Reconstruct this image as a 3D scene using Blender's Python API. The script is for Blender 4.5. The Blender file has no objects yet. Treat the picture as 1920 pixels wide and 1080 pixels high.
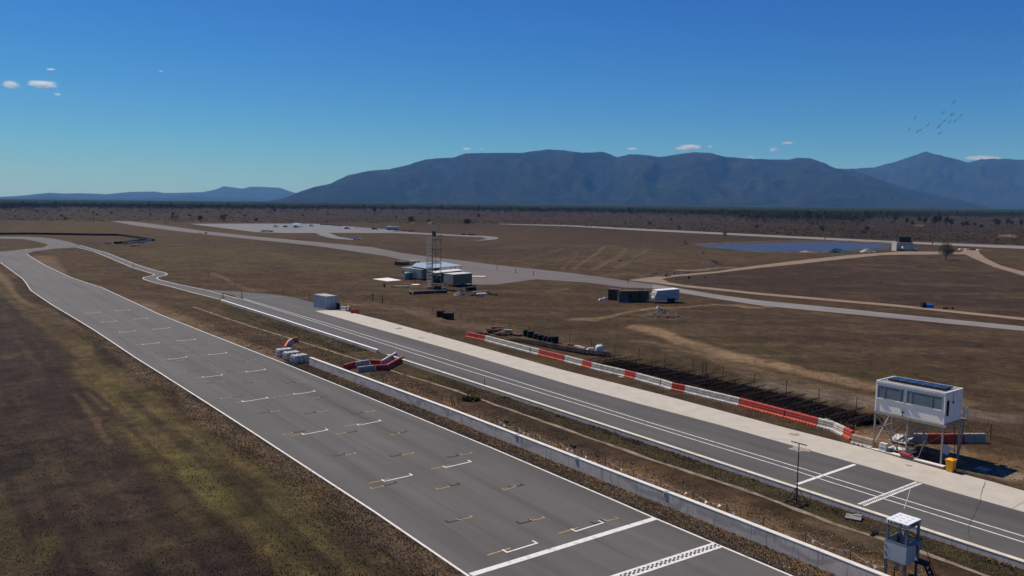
import bpy, bmesh, math, random
import numpy as np
from mathutils import Vector, Matrix
from mathutils.geometry import tessellate_polygon
random.seed(7); rng = np.random.default_rng(7)
S = bpy.context.scene; COL = S.collection

# ------------------------------------------------------------------ camera
FPX, H = 1520.0, 21.0
ROLL = math.atan(0.0097)
PITCH = math.atan((540 - (371.5 + 0.0097 * 960)) / FPX * math.cos(ROLL))
cr, sr, cp, sp = math.cos(ROLL), math.sin(ROLL), math.cos(PITCH), math.sin(PITCH)
def ray(u, v):
    x = (u - 960) / FPX; y = (540 - v) / FPX
    X = x * cr - y * sr; Y = x * sr + y * cr
    return np.array([X, cp + Y * sp, -sp + Y * cp])
def G(u, v, z=0.0):                    # the point at height z seen at photo pixel (u, v)
    r = ray(u, v); t = (z - H) / r[2]
    return Vector((r[0] * t, r[1] * t, z))
def D(u, v, dist):                     # a point at a given horizontal distance
    r = ray(u, v); t = dist / math.hypot(r[0], r[1])
    return Vector((r[0] * t, r[1] * t, H + r[2] * t))
def project(x, y, z):                  # numpy: world -> photo pixel
    dz = z - H
    depth = y * cp - dz * sp; up = y * sp + dz * cp
    X = x / depth; Y = up / depth
    return 960 + FPX * (X * cr + Y * sr), 540 - FPX * (-X * sr + Y * cr)
cam = bpy.data.cameras.new('camera'); cam.lens = FPX / 1920 * 36; cam.sensor_width = 36
cam.clip_start = 0.5; cam.clip_end = 120000
co = bpy.data.objects.new('camera', cam); COL.objects.link(co); S.camera = co
right = Vector((cr, sr * sp, sr * cp)); fwd = Vector((0, cp, -sp)); upv = right.cross(fwd)
# rotation undoing the roll: camera axes in the world
Rx = Vector((cr, sr * sp, sr * cp)); Ux = Vector((-sr, cr * sp, cr * cp)); Bx = -fwd
co.matrix_world = Matrix(((Rx.x, Ux.x, Bx.x, 0), (Rx.y, Ux.y, Bx.y, 0), (Rx.z, Ux.z, Bx.z, H), (0, 0, 0, 1)))

# ------------------------------------------------------------------ light
SH = Vector((0.74, -0.67)).normalized(); ELEV = math.radians(54)
sund = Vector((-SH.x * math.cos(ELEV), -SH.y * math.cos(ELEV), math.sin(ELEV)))   # towards the sun
W = bpy.data.worlds.new('World'); S.world = W; W.use_nodes = True
nt = W.node_tree; nt.nodes.clear()
sky = nt.nodes.new('ShaderNodeTexSky'); sky.sky_type = 'NISHITA'; sky.sun_disc = False
sky.sun_elevation = ELEV; sky.sun_rotation = math.atan2(sund.x, sund.y)
sky.altitude = 0; sky.air_density = 1.0; sky.dust_density = 0.1; sky.ozone_density = 2.0
bg = nt.nodes.new('ShaderNodeBackground'); bg.inputs[1].default_value = 0.085
ow = nt.nodes.new('ShaderNodeOutputWorld')
hsv = nt.nodes.new('ShaderNodeHueSaturation'); hsv.inputs['Saturation'].default_value = 1.12; hsv.inputs['Value'].default_value = 1.0
tint = nt.nodes.new('ShaderNodeMix'); tint.data_type = 'RGBA'; tint.blend_type = 'MULTIPLY'; tint.inputs[0].default_value = 1; tint.inputs[7].default_value = (.56, .83, 1.04, 1)
nt.links.new(sky.outputs[0], hsv.inputs['Color']); nt.links.new(hsv.outputs[0], tint.inputs[6])
sepc = nt.nodes.new('ShaderNodeSeparateColor'); comb = nt.nodes.new('ShaderNodeCombineColor'); nt.links.new(tint.outputs[2], sepc.inputs[0])
for i_, (g_, a_) in enumerate(((1.46, .78), (1.30, .855), (.92, .91))):      # one smooth contrast curve for the whole sky
    m1 = nt.nodes.new('ShaderNodeMath'); m1.operation = 'MULTIPLY'; m1.inputs[1].default_value = .08; nt.links.new(sepc.outputs[i_], m1.inputs[0])
    m2 = nt.nodes.new('ShaderNodeMath'); m2.operation = 'POWER'; m2.inputs[1].default_value = g_; nt.links.new(m1.outputs[0], m2.inputs[0])
    m3 = nt.nodes.new('ShaderNodeMath'); m3.operation = 'MULTIPLY'; m3.inputs[1].default_value = a_ / .08; nt.links.new(m2.outputs[0], m3.inputs[0]); nt.links.new(m3.outputs[0], comb.inputs[i_])
nt.links.new(comb.outputs[0], bg.inputs[0])
nt.links.new(bg.outputs[0], ow.inputs[0])
sl = bpy.data.lights.new('sun', 'SUN'); sl.energy = 5.0; sl.angle = math.radians(0.53); sl.color = (1, 0.925, 0.81)
so = bpy.data.objects.new('sun', sl); COL.objects.link(so)
so.rotation_euler = sund.to_track_quat('Z', 'Y').to_euler(); so.location = (0, 0, 300)
S.view_settings.view_transform = 'Standard'; S.view_settings.look = 'None'
S.view_settings.exposure = -0.1; S.view_settings.gamma = 1; S.view_settings.use_curve_mapping = False
S.render.engine = 'CYCLES'; S.cycles.use_denoising = True
S.cycles.volume_bounces = 3; S.cycles.max_bounces = 6; S.cycles.transparent_max_bounces = 12
S.cycles.volume_step_rate = 1.0

# ------------------------------------------------------------------ material helpers
def mat(name, col, rough=0.8, metal=0.0, var=0.15, scale=3.0, bump=0.0, bscale=None, stretch=None, col2=None, spec=0.3, detail=6, thr=None):
    m = bpy.data.materials.new(name); m.use_nodes = True; t = m.node_tree; N = t.nodes; L = t.links
    b = N['Principled BSDF']; b.inputs['Roughness'].default_value = rough; b.inputs['Metallic'].default_value = metal
    b.inputs['Specular IOR Level'].default_value = spec
    tc = N.new('ShaderNodeTexCoord'); mp = N.new('ShaderNodeMapping'); L.new(tc.outputs['Object'], mp.inputs[0])
    if stretch: mp.inputs['Scale'].default_value = stretch
    n = N.new('ShaderNodeTexNoise'); n.inputs['Scale'].default_value = scale; n.inputs['Detail'].default_value = detail
    n.inputs['Roughness'].default_value = 0.65
    L.new(mp.outputs[0], n.inputs['Vector'])
    r = N.new('ShaderNodeValToRGB'); L.new(n.outputs[0], r.inputs[0])
    lo, hi = thr or (0.3, 0.7)
    r.color_ramp.elements[0].position = lo; r.color_ramp.elements[1].position = hi
    c = np.array(col)
    c2 = np.array(col2) if col2 is not None else c * (1 - var * 1.6)
    c1 = c if col2 is not None else c * (1 + var)
    r.color_ramp.elements[0].color = (*c2, 1); r.color_ramp.elements[1].color = (*np.minimum(c1, 0.95), 1)
    L.new(r.outputs[0], b.inputs['Base Color'])
    if bump:
        bn = N.new('ShaderNodeTexNoise'); bn.inputs['Scale'].default_value = bscale or scale * 6; bn.inputs['Detail'].default_value = 4
        L.new(mp.outputs[0], bn.inputs['Vector'])
        bp = N.new('ShaderNodeBump'); bp.inputs['Strength'].default_value = bump; bp.inputs['Distance'].default_value = 0.05
        L.new(bn.outputs[0], bp.inputs['Height']); L.new(bp.outputs[0], b.inputs['Normal'])
    return m
def mix(N, L, fac, a, b, mode='MIX'):
    x = N.new('ShaderNodeMix'); x.data_type = 'RGBA'; x.blend_type = mode
    for sck, val in ((x.inputs[0], fac), (x.inputs[6], a), (x.inputs[7], b)):
        if hasattr(val, 'is_linked'): L.new(val, sck)
        elif isinstance(val, (int, float)): sck.default_value = val
        else: sck.default_value = (*val, 1)
    return x.outputs[2]
def noise(N, L, vec, scale, detail=5, rough=0.6, dist=0.0):
    n = N.new('ShaderNodeTexNoise'); n.inputs['Scale'].default_value = scale; n.inputs['Detail'].default_value = detail
    n.inputs['Roughness'].default_value = rough; n.inputs['Distortion'].default_value = dist
    if vec is not None: L.new(vec, n.inputs['Vector'])
    return n.outputs[0]
def rng_map(N, L, v, a, b, c, d):
    n = N.new('ShaderNodeMapRange'); L.new(v, n.inputs[0])
    for i, x in enumerate((a, b, c, d)): n.inputs[i + 1].default_value = x
    return n.outputs[0]
def math_n(N, L, op, a, b):
    n = N.new('ShaderNodeMath'); n.operation = op
    for i, v in enumerate((a, b)):
        if hasattr(v, 'is_linked'): L.new(v, n.inputs[i])
        else: n.inputs[i].default_value = v
    return n.outputs[0]
TDIR = math.radians(-53.3)                 # direction of the straight
T = Vector((math.cos(TDIR), math.sin(TDIR), 0)); PERP = Vector((-math.sin(TDIR), math.cos(TDIR), 0))

# ------------------------------------------------------------------ mesh helpers
class MB:
    def __init__(s): s.v = []; s.f = []; s.m = []
    def add(s, vs, fs, mi=0):
        k = len(s.v); s.v += [tuple(p) for p in vs]; s.f += [tuple(i + k for i in f) for f in fs]; s.m += [mi] * len(fs); return s
    def box(s, c, d, rz=0, mi=0, taper=1.0, rot=None):
        x, y, z = d[0] / 2, d[1] / 2, d[2] / 2
        P = [Vector((a * x * (taper if e > 0 else 1), b * y * (taper if e > 0 else 1), e * z)) for e in (-1, 1) for a, b in ((-1, -1), (1, -1), (1, 1), (-1, 1))]
        R = rot or Matrix.Rotation(rz, 3, 'Z')
        P = [R @ p + Vector(c) for p in P]
        return s.add(P, [(3, 2, 1, 0), (4, 5, 6, 7), (0, 1, 5, 4), (1, 2, 6, 5), (2, 3, 7, 6), (3, 0, 4, 7)], mi)
    def cyl(s, a, b, r0, r1=None, n=8, mi=0, cap=True):
        a = Vector(a); b = Vector(b); r1 = r0 if r1 is None else r1
        d = (b - a).normalized(); u = d.orthogonal().normalized(); w = d.cross(u)
        P = [c + (u * math.cos(2 * math.pi * i / n) + w * math.sin(2 * math.pi * i / n)) * r for c, r in ((a, r0), (b, r1)) for i in range(n)]
        F = [(i, (i + 1) % n, n + (i + 1) % n, n + i) for i in range(n)]
        if cap: F += [tuple(range(n - 1, -1, -1)), tuple(range(n, 2 * n))]
        return s.add(P, F, mi)
    def bar(s, a, b, w, h=None, mi=0):
        a = Vector(a); b = Vector(b); h = h or w
        d = (b - a); L = d.length; d.normalize()
        side = d.cross(Vector((0, 0, 1)))
        if side.length < 1e-3: side = Vector((1, 0, 0))
        side.normalize(); up = side.cross(d)
        P = [p + side * sx * w / 2 + up * sz * h / 2 for p in (a, b) for sx, sz in ((-1, -1), (1, -1), (1, 1), (-1, 1))]
        return s.add(P, [(0, 1, 2, 3), (7, 6, 5, 4), (0, 4, 5, 1), (1, 5, 6, 2), (2, 6, 7, 3), (3, 7, 4, 0)], mi)
    def prism(s, prof, x0, x1, mi=0):      # profile in (y, z) extruded along x
        n = len(prof)
        P = [(x0, y, z) for y, z in prof] + [(x1, y, z) for y, z in prof]
        F = [(i, (i + 1) % n, n + (i + 1) % n, n + i) for i in range(n)] + [tuple(range(n - 1, -1, -1)), tuple(range(n, 2 * n))]
        return s.add(P, F, mi)
    def lathe(s, prof, n=16, mi=0, c=(0, 0, 0)):   # (r, z)
        P = [(c[0] + r * math.cos(2 * math.pi * i / n), c[1] + r * math.sin(2 * math.pi * i / n), c[2] + z) for r, z in prof for i in range(n)]
        F = [(k * n + i, k * n + (i + 1) % n, (k + 1) * n + (i + 1) % n, (k + 1) * n + i) for k in range(len(prof) - 1) for i in range(n)]
        F.append(tuple(range((len(prof) - 1) * n, len(prof) * n)))
        return s.add(P, F, mi)
    def mesh(s, name, mats, smooth=False, fix=True):
        m = bpy.data.meshes.new(name); m.from_pydata(s.v, [], s.f)
        for x in (mats if isinstance(mats, (list, tuple)) else [mats]): m.materials.append(x)
        if any(s.m): m.polygons.foreach_set('material_index', s.m)
        if fix:
            b = bmesh.new(); b.from_mesh(m); bmesh.ops.recalc_face_normals(b, faces=b.faces); b.to_mesh(m); b.free()
        if smooth: m.polygons.foreach_set('use_smooth', [True] * len(m.polygons))
        m.update(); return m
    def build(s, name, mats, parent=None, smooth=False, kind=None, fix=True, **k):
        o = bpy.data.objects.new(name, s.mesh(name, mats, smooth, fix)); COL.objects.link(o)
        if parent is not None: o.parent = parent
        if kind: o['kind'] = kind
        if k: tag(o, **k)
        return o
def tag(o, label=None, cat=None, group=None, kind=None):
    if label: o['label'] = label
    if cat: o['category'] = cat
    if group: o['group'] = group
    if kind: o['kind'] = kind
    return o
def empty(name, loc, rz, label, cat, group=None):
    o = bpy.data.objects.new(name, None); COL.objects.link(o); o.location = loc; o.rotation_euler = (0, 0, rz)
    o.empty_display_size = 0.3
    return tag(o, label, cat, group)
def put(o, loc, rz=0): o.location = loc; o.rotation_euler = (0, 0, rz); return o
def copy_tree(src, loc=None, rz=None, label=None, scale=None, parent=None, group=None):
    c = src.copy(); COL.objects.link(c)
    if parent is not None: c.parent = parent
    if loc is not None: c.location = loc
    if rz is not None: c.rotation_euler = (0, 0, rz)
    if scale is not None: c.scale = scale if hasattr(scale, '__len__') else (scale,) * 3
    if label: c['label'] = label
    if group: c['group'] = group
    for ch in list(src.children):
        copy_tree(ch, parent=c)
    return c
def smooth_pts(P, k=6):
    out = []
    n = len(P)
    for i in range(n - 1):
        p0, p1, p2, p3 = P[max(i - 1, 0)], P[i], P[i + 1], P[min(i + 2, n - 1)]
        for j in range(k):
            t = j / k
            out.append(tuple(0.5 * ((2 * b) + (-a + c) * t + (2 * a - 5 * b + 4 * c - d) * t * t + (-a + 3 * b - 3 * c + d) * t ** 3) for a, b, c, d in zip(p0, p1, p2, p3)))
    out.append(tuple(P[-1])); return out
def sheet(name, loops, z, m, parent=None, kind='structure', th=0.0):
    if not isinstance(loops[0], list): loops = [loops]
    L3 = [[G(u, v, 0) for u, v in lp] for lp in loops]
    for l in L3:
        for p in l: p.z = z
    tris = tessellate_polygon(L3); V = [p for l in L3 for p in l]
    mb = MB(); mb.add(V, [t for t in tris])
    me = mb.mesh(name, m, fix=False)
    b = bmesh.new(); b.from_mesh(me)
    bmesh.ops.recalc_face_normals(b, faces=b.faces)
    b.faces.ensure_lookup_table()
    if sum(f.normal.z * f.calc_area() for f in b.faces) < 0:
        for f in b.faces: f.normal_flip()
    b.to_mesh(me); b.free()
    o = bpy.data.objects.new(name, me); COL.objects.link(o)
    if parent: o.parent = parent
    elif kind: o['kind'] = kind
    return o
def ribbon(name, P, w, z, m, parent=None, kind=None, jitter=0.0):   # P: world points
    mb = MB(); V = []; n = len(P)
    for i, p in enumerate(P):
        d = (P[min(i + 1, n - 1)] - P[max(i - 1, 0)]); d.z = 0; d.normalize(); s = Vector((-d.y, d.x, 0))
        ww = w / 2 * (1 + jitter * random.uniform(-1, 1)); sh = s * (w * jitter * 0.5 * random.uniform(-1, 1))
        V += [Vector((p.x, p.y, z)) - s * ww + sh, Vector((p.x, p.y, z)) + s * ww + sh]
    mb.add(V, [(2 * i, 2 * i + 2, 2 * i + 3, 2 * i + 1) for i in range(n - 1)])
    return mb.build(name, m, parent, kind=kind, fix=False)
def subdiv(P, step):
    out = [P[0]]
    for a, b in zip(P, P[1:]):
        k = max(1, int((b - a).length / step))
        out += [a.lerp(b, (j + 1) / k) for j in range(k)]
    return out
def GP(pts, z=0): return [G(u, v, z) for u, v in pts]

# value noise on numpy arrays
def vnoise(x, y, seed=0):
    xi = np.floor(x).astype(np.int64); yi = np.floor(y).astype(np.int64); xf = x - xi; yf = y - yi
    def h(a, b):
        n = (a * 374761393 + b * 668265263 + seed * 1442695041) & 0xFFFFFFFF
        n = ((n ^ (n >> 13)) * 1274126177) & 0xFFFFFFFF
        return ((n ^ (n >> 16)) & 0xFFFF) / 65535.0
    u = xf * xf * (3 - 2 * xf); w = yf * yf * (3 - 2 * yf)
    return (h(xi, yi) * (1 - u) + h(xi + 1, yi) * u) * (1 - w) + (h(xi, yi + 1) * (1 - u) + h(xi + 1, yi + 1) * u) * w
def fbm(x, y, o=4, seed=0):
    s = 0; a = 0.5; t = 0
    for i in range(o):
        s = s + a * vnoise(x * 2 ** i, y * 2 ** i, seed + i); t += a; a *= 0.5
    return s / t
def in_poly(px, py, poly):
    c = np.zeros(px.shape, bool); n = len(poly)
    for i in range(n):
        x1, y1 = poly[i]; x2, y2 = poly[(i + 1) % n]
        if y1 == y2: continue
        c ^= ((y1 > py) != (y2 > py)) & (px < (x2 - x1) * (py - y1) / (y2 - y1) + x1)
    return c
def dist_line(x, y, P):
    d = np.full(x.shape, 1e9)
    for a, b in zip(P, P[1:]):
        dx, dy = b.x - a.x, b.y - a.y; L = dx * dx + dy * dy + 1e-9
        t = np.clip(((x - a.x) * dx + (y - a.y) * dy) / L, 0, 1)
        d = np.minimum(d, np.hypot(x - a.x - t * dx, y - a.y - t * dy))
    return d
def sstep(a, b, x):
    t = np.clip((x - a) / (b - a), 0, 1); return t * t * (3 - 2 * t)

# ------------------------------------------------------------------ outlines read off the photograph (pixels of the 1920 x 1080 frame)
TRACK_L = [(0, 492), (42, 522), (49, 531), (58, 545), (98, 572), (145, 600), (178, 620), (259, 674), (296, 697), (373, 746), (480, 815), (702, 960), (870, 1075), (1130, 1253), (1500, 1507)]
TRACK_R = [(92, 460), (50.5, 476), (56, 480.5), (87, 499), (132, 520), (190, 539), (240, 562), (300, 590), (378, 621), (529, 680), (700, 749), (920, 839.5), (1160, 942.3), (1228.7, 972.5), (1483, 1080), (1800, 1214), (2300, 1426)]
NOSE = [(50.5, 476), (65, 471), (105, 466), (144, 464)]
PIT_UP = [(140, 457), (150, 460), (200, 474), (250, 494), (287, 506), (308, 511), (314.5, 514.2), (309, 517), (296, 519.5), (294, 522), (300, 525), (337, 534), (387, 544), (400, 547.5), (442, 559)]
PIT_LO = [(144, 464), (175, 471), (225, 492), (250, 502.5), (280, 511.5), (290, 514.5), (285, 517), (270, 520), (268, 523), (280, 527.5), (325, 539), (362, 549), (411, 561)]
KERB1 = [(413, 562), (541, 602.5), (706, 656)]
KERB2 = [(725, 665), (840, 702), (960, 741), (1326, 860.5), (1560, 937.4), (1920, 1054.6), (2250, 1162)]
WALL = [(579.7, 670.3), (840, 766), (1160, 889), (1300, 942), (1535, 1033), (1654, 1080), (1900, 1178)]
MEDIAN_PATH = [(362, 575), (410, 592), (480, 615), (558, 639), (682, 678), (731, 694), (840, 727.7), (1102, 820), (1216, 860), (1300, 888), (1406, 922.5), (1560, 981), (1657, 1012), (1733, 1038), (1845, 1078), (2100, 1170)]
BARRIER_LINE = [(873, 632), (908.5, 639.4), (1008.4, 666), (1056, 678), (1090.6, 687), (1108, 692), (1169.7, 706.7), (1190.5, 712), (1240, 725.5), (1257.8, 731.6), (1282, 736.5), (1385, 761.3), (1530.5, 800.3), (1560, 808), (1580, 818), (1593.5, 825)]
FENCE = [(360, 508), (391, 517), (419, 530), (442, 537.5), (477.5, 542.5), (504, 550), (531, 552.5), (557.5, 551), (580, 561), (645, 567), (699, 564), (735, 571), (786, 579), (811, 590), (864, 601), (893, 607), (924, 615.6), (956, 620), (991, 625), (1029, 632), (1068, 642), (1109, 652), (1153, 663), (1198, 672), (1247, 683), (1299, 692), (1355, 706), (1414, 722), (1474, 734), (1535, 752), (1605, 768), (1690, 788), (1770, 806), (1857, 823), (1960, 846)]
D3L = [(1805, 469), (1805, 475), (1826, 485), (1863, 500.6), (1920, 517.5), (2040, 560)]

# ------------------------------------------------------------------ ground with painted fields
def build_ground():
    d = np.concatenate([np.arange(1500, 760, -12), np.arange(760, 60, -2.2), np.geomspace(60, 1.05, 55)])
    R = np.concatenate([[0.5, 8, 16], FPX * H / d])
    azf = np.linspace(-37, 37, 640)
    az = np.radians(np.concatenate([azf, np.linspace(37, 323, 46)[1:-1]]))
    A, RR = np.meshgrid(az, R)
    x = RR * np.sin(A); y = RR * np.cos(A)
    nr, na = x.shape
    wa = RR * 0.012
    nx = x + (fbm(x / (RR * .05 + 1.5), y / (RR * .05 + 1.5), 3, 5) - .5) * wa * 6
    ny = y + (fbm(x / (RR * .05 + 1.5), y / (RR * .05 + 1.5), 3, 9) - .5) * wa * 14
    with np.errstate(all='ignore'):
        u, v = project(nx, np.maximum(ny, 1.0), 0.0)
        U, V = project(x, np.maximum(y, 1.0), 0.0)
    front = y > 12
    col = np.zeros(x.shape + (3,)); col[:] = (0.092, 0.064, 0.037)
    def blend(m, c):
        nonlocal col
        col = col * (1 - m[..., None]) + np.array(c) * m[..., None]
    def poly(p, c, s=1.0):
        m = (in_poly(u, v, p) & front).astype(float)
        for _ in range(4):
            m[1:-1] = (m[:-2] + m[1:-1] + m[2:]) / 3
            m = (np.roll(m, 1, 1) + m + np.roll(m, -1, 1)) / 3; m = (np.roll(m, 2, 1) + m + np.roll(m, -2, 1)) / 3
            m[2:-2] = (m[:-4] + m[2:-2] + m[4:]) / 3
        blend(m * s, c)
    def line(p, w, c, s=1.0, soft=1.5, world=False):
        P = GP(p) if not world else p
        blend(sstep(w * soft, w * 0.5, dist_line(nx * .5 + x * .5, ny * .5 + y * .5, P)) * s * front, c)
    big = fbm(x / 55, y / 55, 4, 11); med = fbm(x / 14, y / 14, 4, 21)
    blend(sstep(.5, .68, big) * .6 * (RR < 900), (0.088, 0.074, 0.033))
    blend(sstep(.52, .72, fbm(x / 38, y / 38, 4, 31)) * .6 * (RR < 900), (0.060, 0.041, 0.029))
    # scrub plain beyond the fields
    SCRUB = [(-900, 300), (-900, 418), (0, 415.5), (210, 413.5), (350, 417), (620, 420.5), (760, 426), (1000, 424), (1020, 421), (1200, 429.5), (1440, 441), (1700, 453), (1920, 462), (2600, 492), (2600, 300)]
    poly(SCRUB, (0.050, 0.037, 0.024))
    sc = in_poly(u, v, SCRUB) & front
    blend((~front) * 1.0, (0.08, 0.06, 0.04))
    blend(sstep(.45, .65, fbm(x / 130, y / 60, 4, 41)) * .7 * sc, (0.032, 0.026, 0.018))
    blend(sstep(.5, .7, fbm(x / 160, y / 40, 4, 43)) * .5 * sc, (0.070, 0.051, 0.037))
    poly([(1000, 421), (1440, 444), (1440, 451), (1340, 456), (1200, 461), (1060, 458), (1010, 447)], (0.06, 0.046, 0.037), .6)
    poly([(1420, 443), (1680, 456), (1680, 461), (1420, 457)], (0.055, 0.040, 0.028), .8)
    # green and olive bands
    poly([(0, 418), (210, 417), (400, 427), (560, 449), (300, 452), (230, 436), (0, 436)], (0.118, 0.094, 0.046), .8)
    poly([(250, 470), (420, 455), (700, 480), (790, 500), (700, 510), (470, 500), (330, 492)], (0.106, 0.090, 0.040), .75)
    poly([(240, 436), (500, 452), (780, 488), (560, 480), (420, 458), (250, 452)], (0.062, 0.044, 0.034), .7)
    poly([(370, 505), (470, 512), (430, 522), (385, 516)], (0.12, 0.11, 0.04), .6)
    poly([(620, 420), (800, 426), (720, 429), (640, 424)], (0.09, 0.115, 0.04), .9)
    poly([(733, 546), (765, 546), (760, 552), (735, 551)], (0.07, 0.12, 0.03), .9)
    poly([(1530, 438), (1700, 452), (1440, 441)], (0.1, 0.08, 0.04), .5)
    poly([(700, 440), (960, 448), (1060, 462), (820, 466), (700, 455)], (0.094, 0.074, 0.042), .7)
    poly([(720, 455), (1020, 462), (1080, 478), (960, 480), (760, 468)], (0.062, 0.044, 0.035), .65)
    poly([(860, 482), (1240, 470), (1440, 472), (1650, 472), (1330, 500), (1180, 512), (1010, 496)], (0.104, 0.083, 0.050), .7)
    poly([(1840, 470), (2100, 480), (2100, 540), (1900, 500)], (0.10, 0.09, 0.045), .7)
    # dark burnt paddock on the right
    poly([(1250, 523), (1420, 503), (1600, 486), (1690, 478), (1805, 479), (1860, 500), (2100, 560), (2100, 600), (1920, 594), (1700, 573), (1420, 547), (1290, 535)], (0.062, 0.044, 0.037), .9)
    poly([(1580, 498), (1800, 492), (1920, 525), (1960, 560), (1700, 545)], (0.092, 0.066, 0.046), .35)
    poly([(1700, 480), (1830, 482), (1900, 510), (1780, 500)], (0.09, 0.072, 0.042), .7)
    poly([(1340, 562), (1920, 622), (2200, 650), (2200, 760), (1700, 690), (1480, 640), (1250, 600)], (0.094, 0.064, 0.044), .8)
    poly([(1000, 560), (1140, 575), (1280, 640), (1100, 640), (900, 580)], (0.086, 0.062, 0.037), .7)
    # near left: dark patch, olive verge, greener strip along the track
    poly([(-900, 560), (0, 540), (50, 640), (150, 760), (330, 930), (520, 1100), (800, 1500), (-900, 1500)], (0.056, 0.042, 0.038), .95)
    nl = in_poly(u, v, [(-900, 540), (0, 520), (180, 640), (480, 830), (860, 1095), (870, 1500), (-900, 1500)]) & front
    blend(sstep(.50, .66, fbm(x / 7, y / 7, 5, 61)) * .35 * nl, (0.115, 0.088, 0.058)); blend(sstep(.54, .70, fbm(x / 5, y / 5, 5, 67)) * .6 * nl, (0.040, 0.030, 0.027)); blend(sstep(.56, .70, fbm(x / 9, y / 9, 5, 71)) * .2 * nl, (0.13, 0.115, 0.055))
    poly([(0, 500), (40, 540), (110, 625), (280, 730), (470, 850), (690, 1010), (860, 1150), (620, 1180), (480, 1040), (300, 880), (180, 740), (40, 590), (-60, 520)], (0.158, 0.134, 0.058), .85)
    poly([(330, 790), (500, 910), (640, 1020), (600, 1060), (460, 980), (340, 870)], (0.165, 0.160, 0.060), .6)
    poly([(-200, 960), (70, 960), (110, 1010), (60, 1090), (-200, 1200)], (0.115, 0.105, 0.045), .8)
    poly([(280, 1000), (430, 985), (380, 1060), (250, 1080)], (0.13, 0.10, 0.060), .4)
    ta = x * T.x + y * T.y; tb = x * PERP.x + y * PERP.y
    blend(sstep(.52, .68, fbm(ta / 26 + 3, tb / 1.1, 4, 83)) * .40 * nl, (0.105, 0.082, 0.054)); blend(sstep(.54, .70, fbm(ta / 30, tb / 1.5, 4, 87)) * .55 * nl, (0.040, 0.030, 0.026))
    fl = front & (RR < 420) & ~nl
    blend(sstep(.52, .70, fbm(ta / 40 + 9, tb / 2.2, 4, 91)) * .40 * fl, (0.058, 0.042, 0.032)); blend(sstep(.55, .72, fbm(x / 30, y / 4.5, 4, 93)) * .45 * fl, (0.150, 0.115, 0.075))
    line([(140, 742), (185, 785), (215, 830)], 0.35, (0.34, 0.24, 0.15), .55)
    line([(170, 740), (205, 775)], 0.25, (0.30, 0.21, 0.14), .5)
    line([(0, 560), (70, 650), (170, 780), (260, 880), (420, 1020)], 1.6, (0.036, 0.027, 0.026), .5)
    line([(-60, 480), (0, 500), (42, 531), (55, 556), (120, 596), (250, 680), (470, 822), (690, 972), (870, 1095), (1130, 1270)], .9, (0.21, 0.165, 0.115), .8, 1.9)
    line(TRACK_R[2:], 1.7, (0.20, 0.155, 0.108), .85, 1.6)
    # the infield wedge between the straight and the pit road
    poly([(60, 478), (150, 466), (260, 515), (300, 560), (200, 530)], (0.096, 0.070, 0.036), .7)
    poly([(190, 540), (270, 548), (420, 575), (480, 620), (380, 610), (290, 580)], (0.120, 0.083, 0.055), .6)
    # the median: tan behind the wall, greener against the kerb
    wl = GP(WALL, 1.03); wl = [p + PERP * 1.6 for p in wl]
    line(wl, 2.4, (0.27, 0.185, 0.105), .85, 1.7, True)
    line([(300, 560), (420, 590), (545, 627), (700, 690)], 1.2, (0.080, 0.076, 0.032), .6)
    line([(1060, 792), (1200, 842), (1380, 905), (1500, 945), (1700, 1010), (1900, 1075)], 1.0, (0.085, 0.095, 0.040), .5)
    line([(700, 680), (860, 720), (1040, 783)], 1.0, (0.088, 0.075, 0.038), .7)
    line([(380, 556), (540, 612), (720, 672)], .8, (0.14, 0.125, 0.10), .6)
    line([(1520, 975), (1600, 1000), (1700, 1035)], .8, (0.20, 0.17, 0.13), .5)
    # along the barriers and around the control box
    line(BARRIER_LINE, 3.5, (0.090, 0.066, 0.045), .9, 1.4)
    line([(1190, 612), (1300, 650), (1450, 684), (1560, 708), (1640, 726), (1800, 760)], 1.7, (0.38, 0.28, 0.19), .75, 1.8)
    line([(1300, 650), (1420, 700), (1520, 722), (1640, 752)], 2.2, (0.24, 0.185, 0.13), .5)
    line([(1440, 722), (1540, 740), (1640, 758), (1850, 786), (2050, 800)], 1.9, (0.24, 0.21, 0.185), .7, 1.9)
    line([(1640, 820), (1760, 845), (1880, 880), (2000, 915)], 2.6, (0.34, 0.245, 0.155), .7, 1.7)
    line([(1790, 868), (1880, 888), (1960, 905)], 1.1, (0.42, 0.39, 0.34), .6)
    line([(1075, 596), (1120, 590), (1180, 583), (1260, 578), (1340, 573), (1500, 572)], 1.0, (0.31, 0.235, 0.16), .7)
    for q in ([(1250, 660), (1290, 662)], [(1180, 640), (1270, 655)], [(1020, 545), (1060, 540)], [(1060, 598), (1100, 596)]):
        line(q, .8, (0.22, 0.17, 0.12), .6)
    # pale strip by the pits fence
    line([(380, 515), (419, 532), (452, 540), (490, 547)], .9, (0.20, 0.155, 0.115), .6)
    line([(640, 570), (760, 580), (860, 604), (980, 632), (1090, 655)], 3.2, (0.18, 0.135, 0.098), .6)
    line([(680, 524), (702, 524), (760, 531)], 2.0, (0.19, 0.10, 0.07), .6)
    line([(715, 538), (800, 536), (850, 548)], 2.4, (0.17, 0.125, 0.075), .5)
    # tyre and grader marks in the middle distance
    for a, b in (((1038, 505), (1076, 478)), ((1065, 507), (1142, 464)), ((1072, 507), (1146, 462)), ((1112, 508), (1185, 464)), ((1118, 509), (1180, 472)), ((1126, 505), (1150, 490)), ((1155, 504), (1222, 468)), ((950, 494), (1050, 466)), ((1022, 494), (1082, 470)), ((1158, 497), (1180, 491))):
        line([a, ((a[0] + b[0]) / 2 + 3, (a[1] + b[1]) / 2 + .5), b], .36, (0.24, 0.19, 0.14), .42, 2.2)
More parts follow.
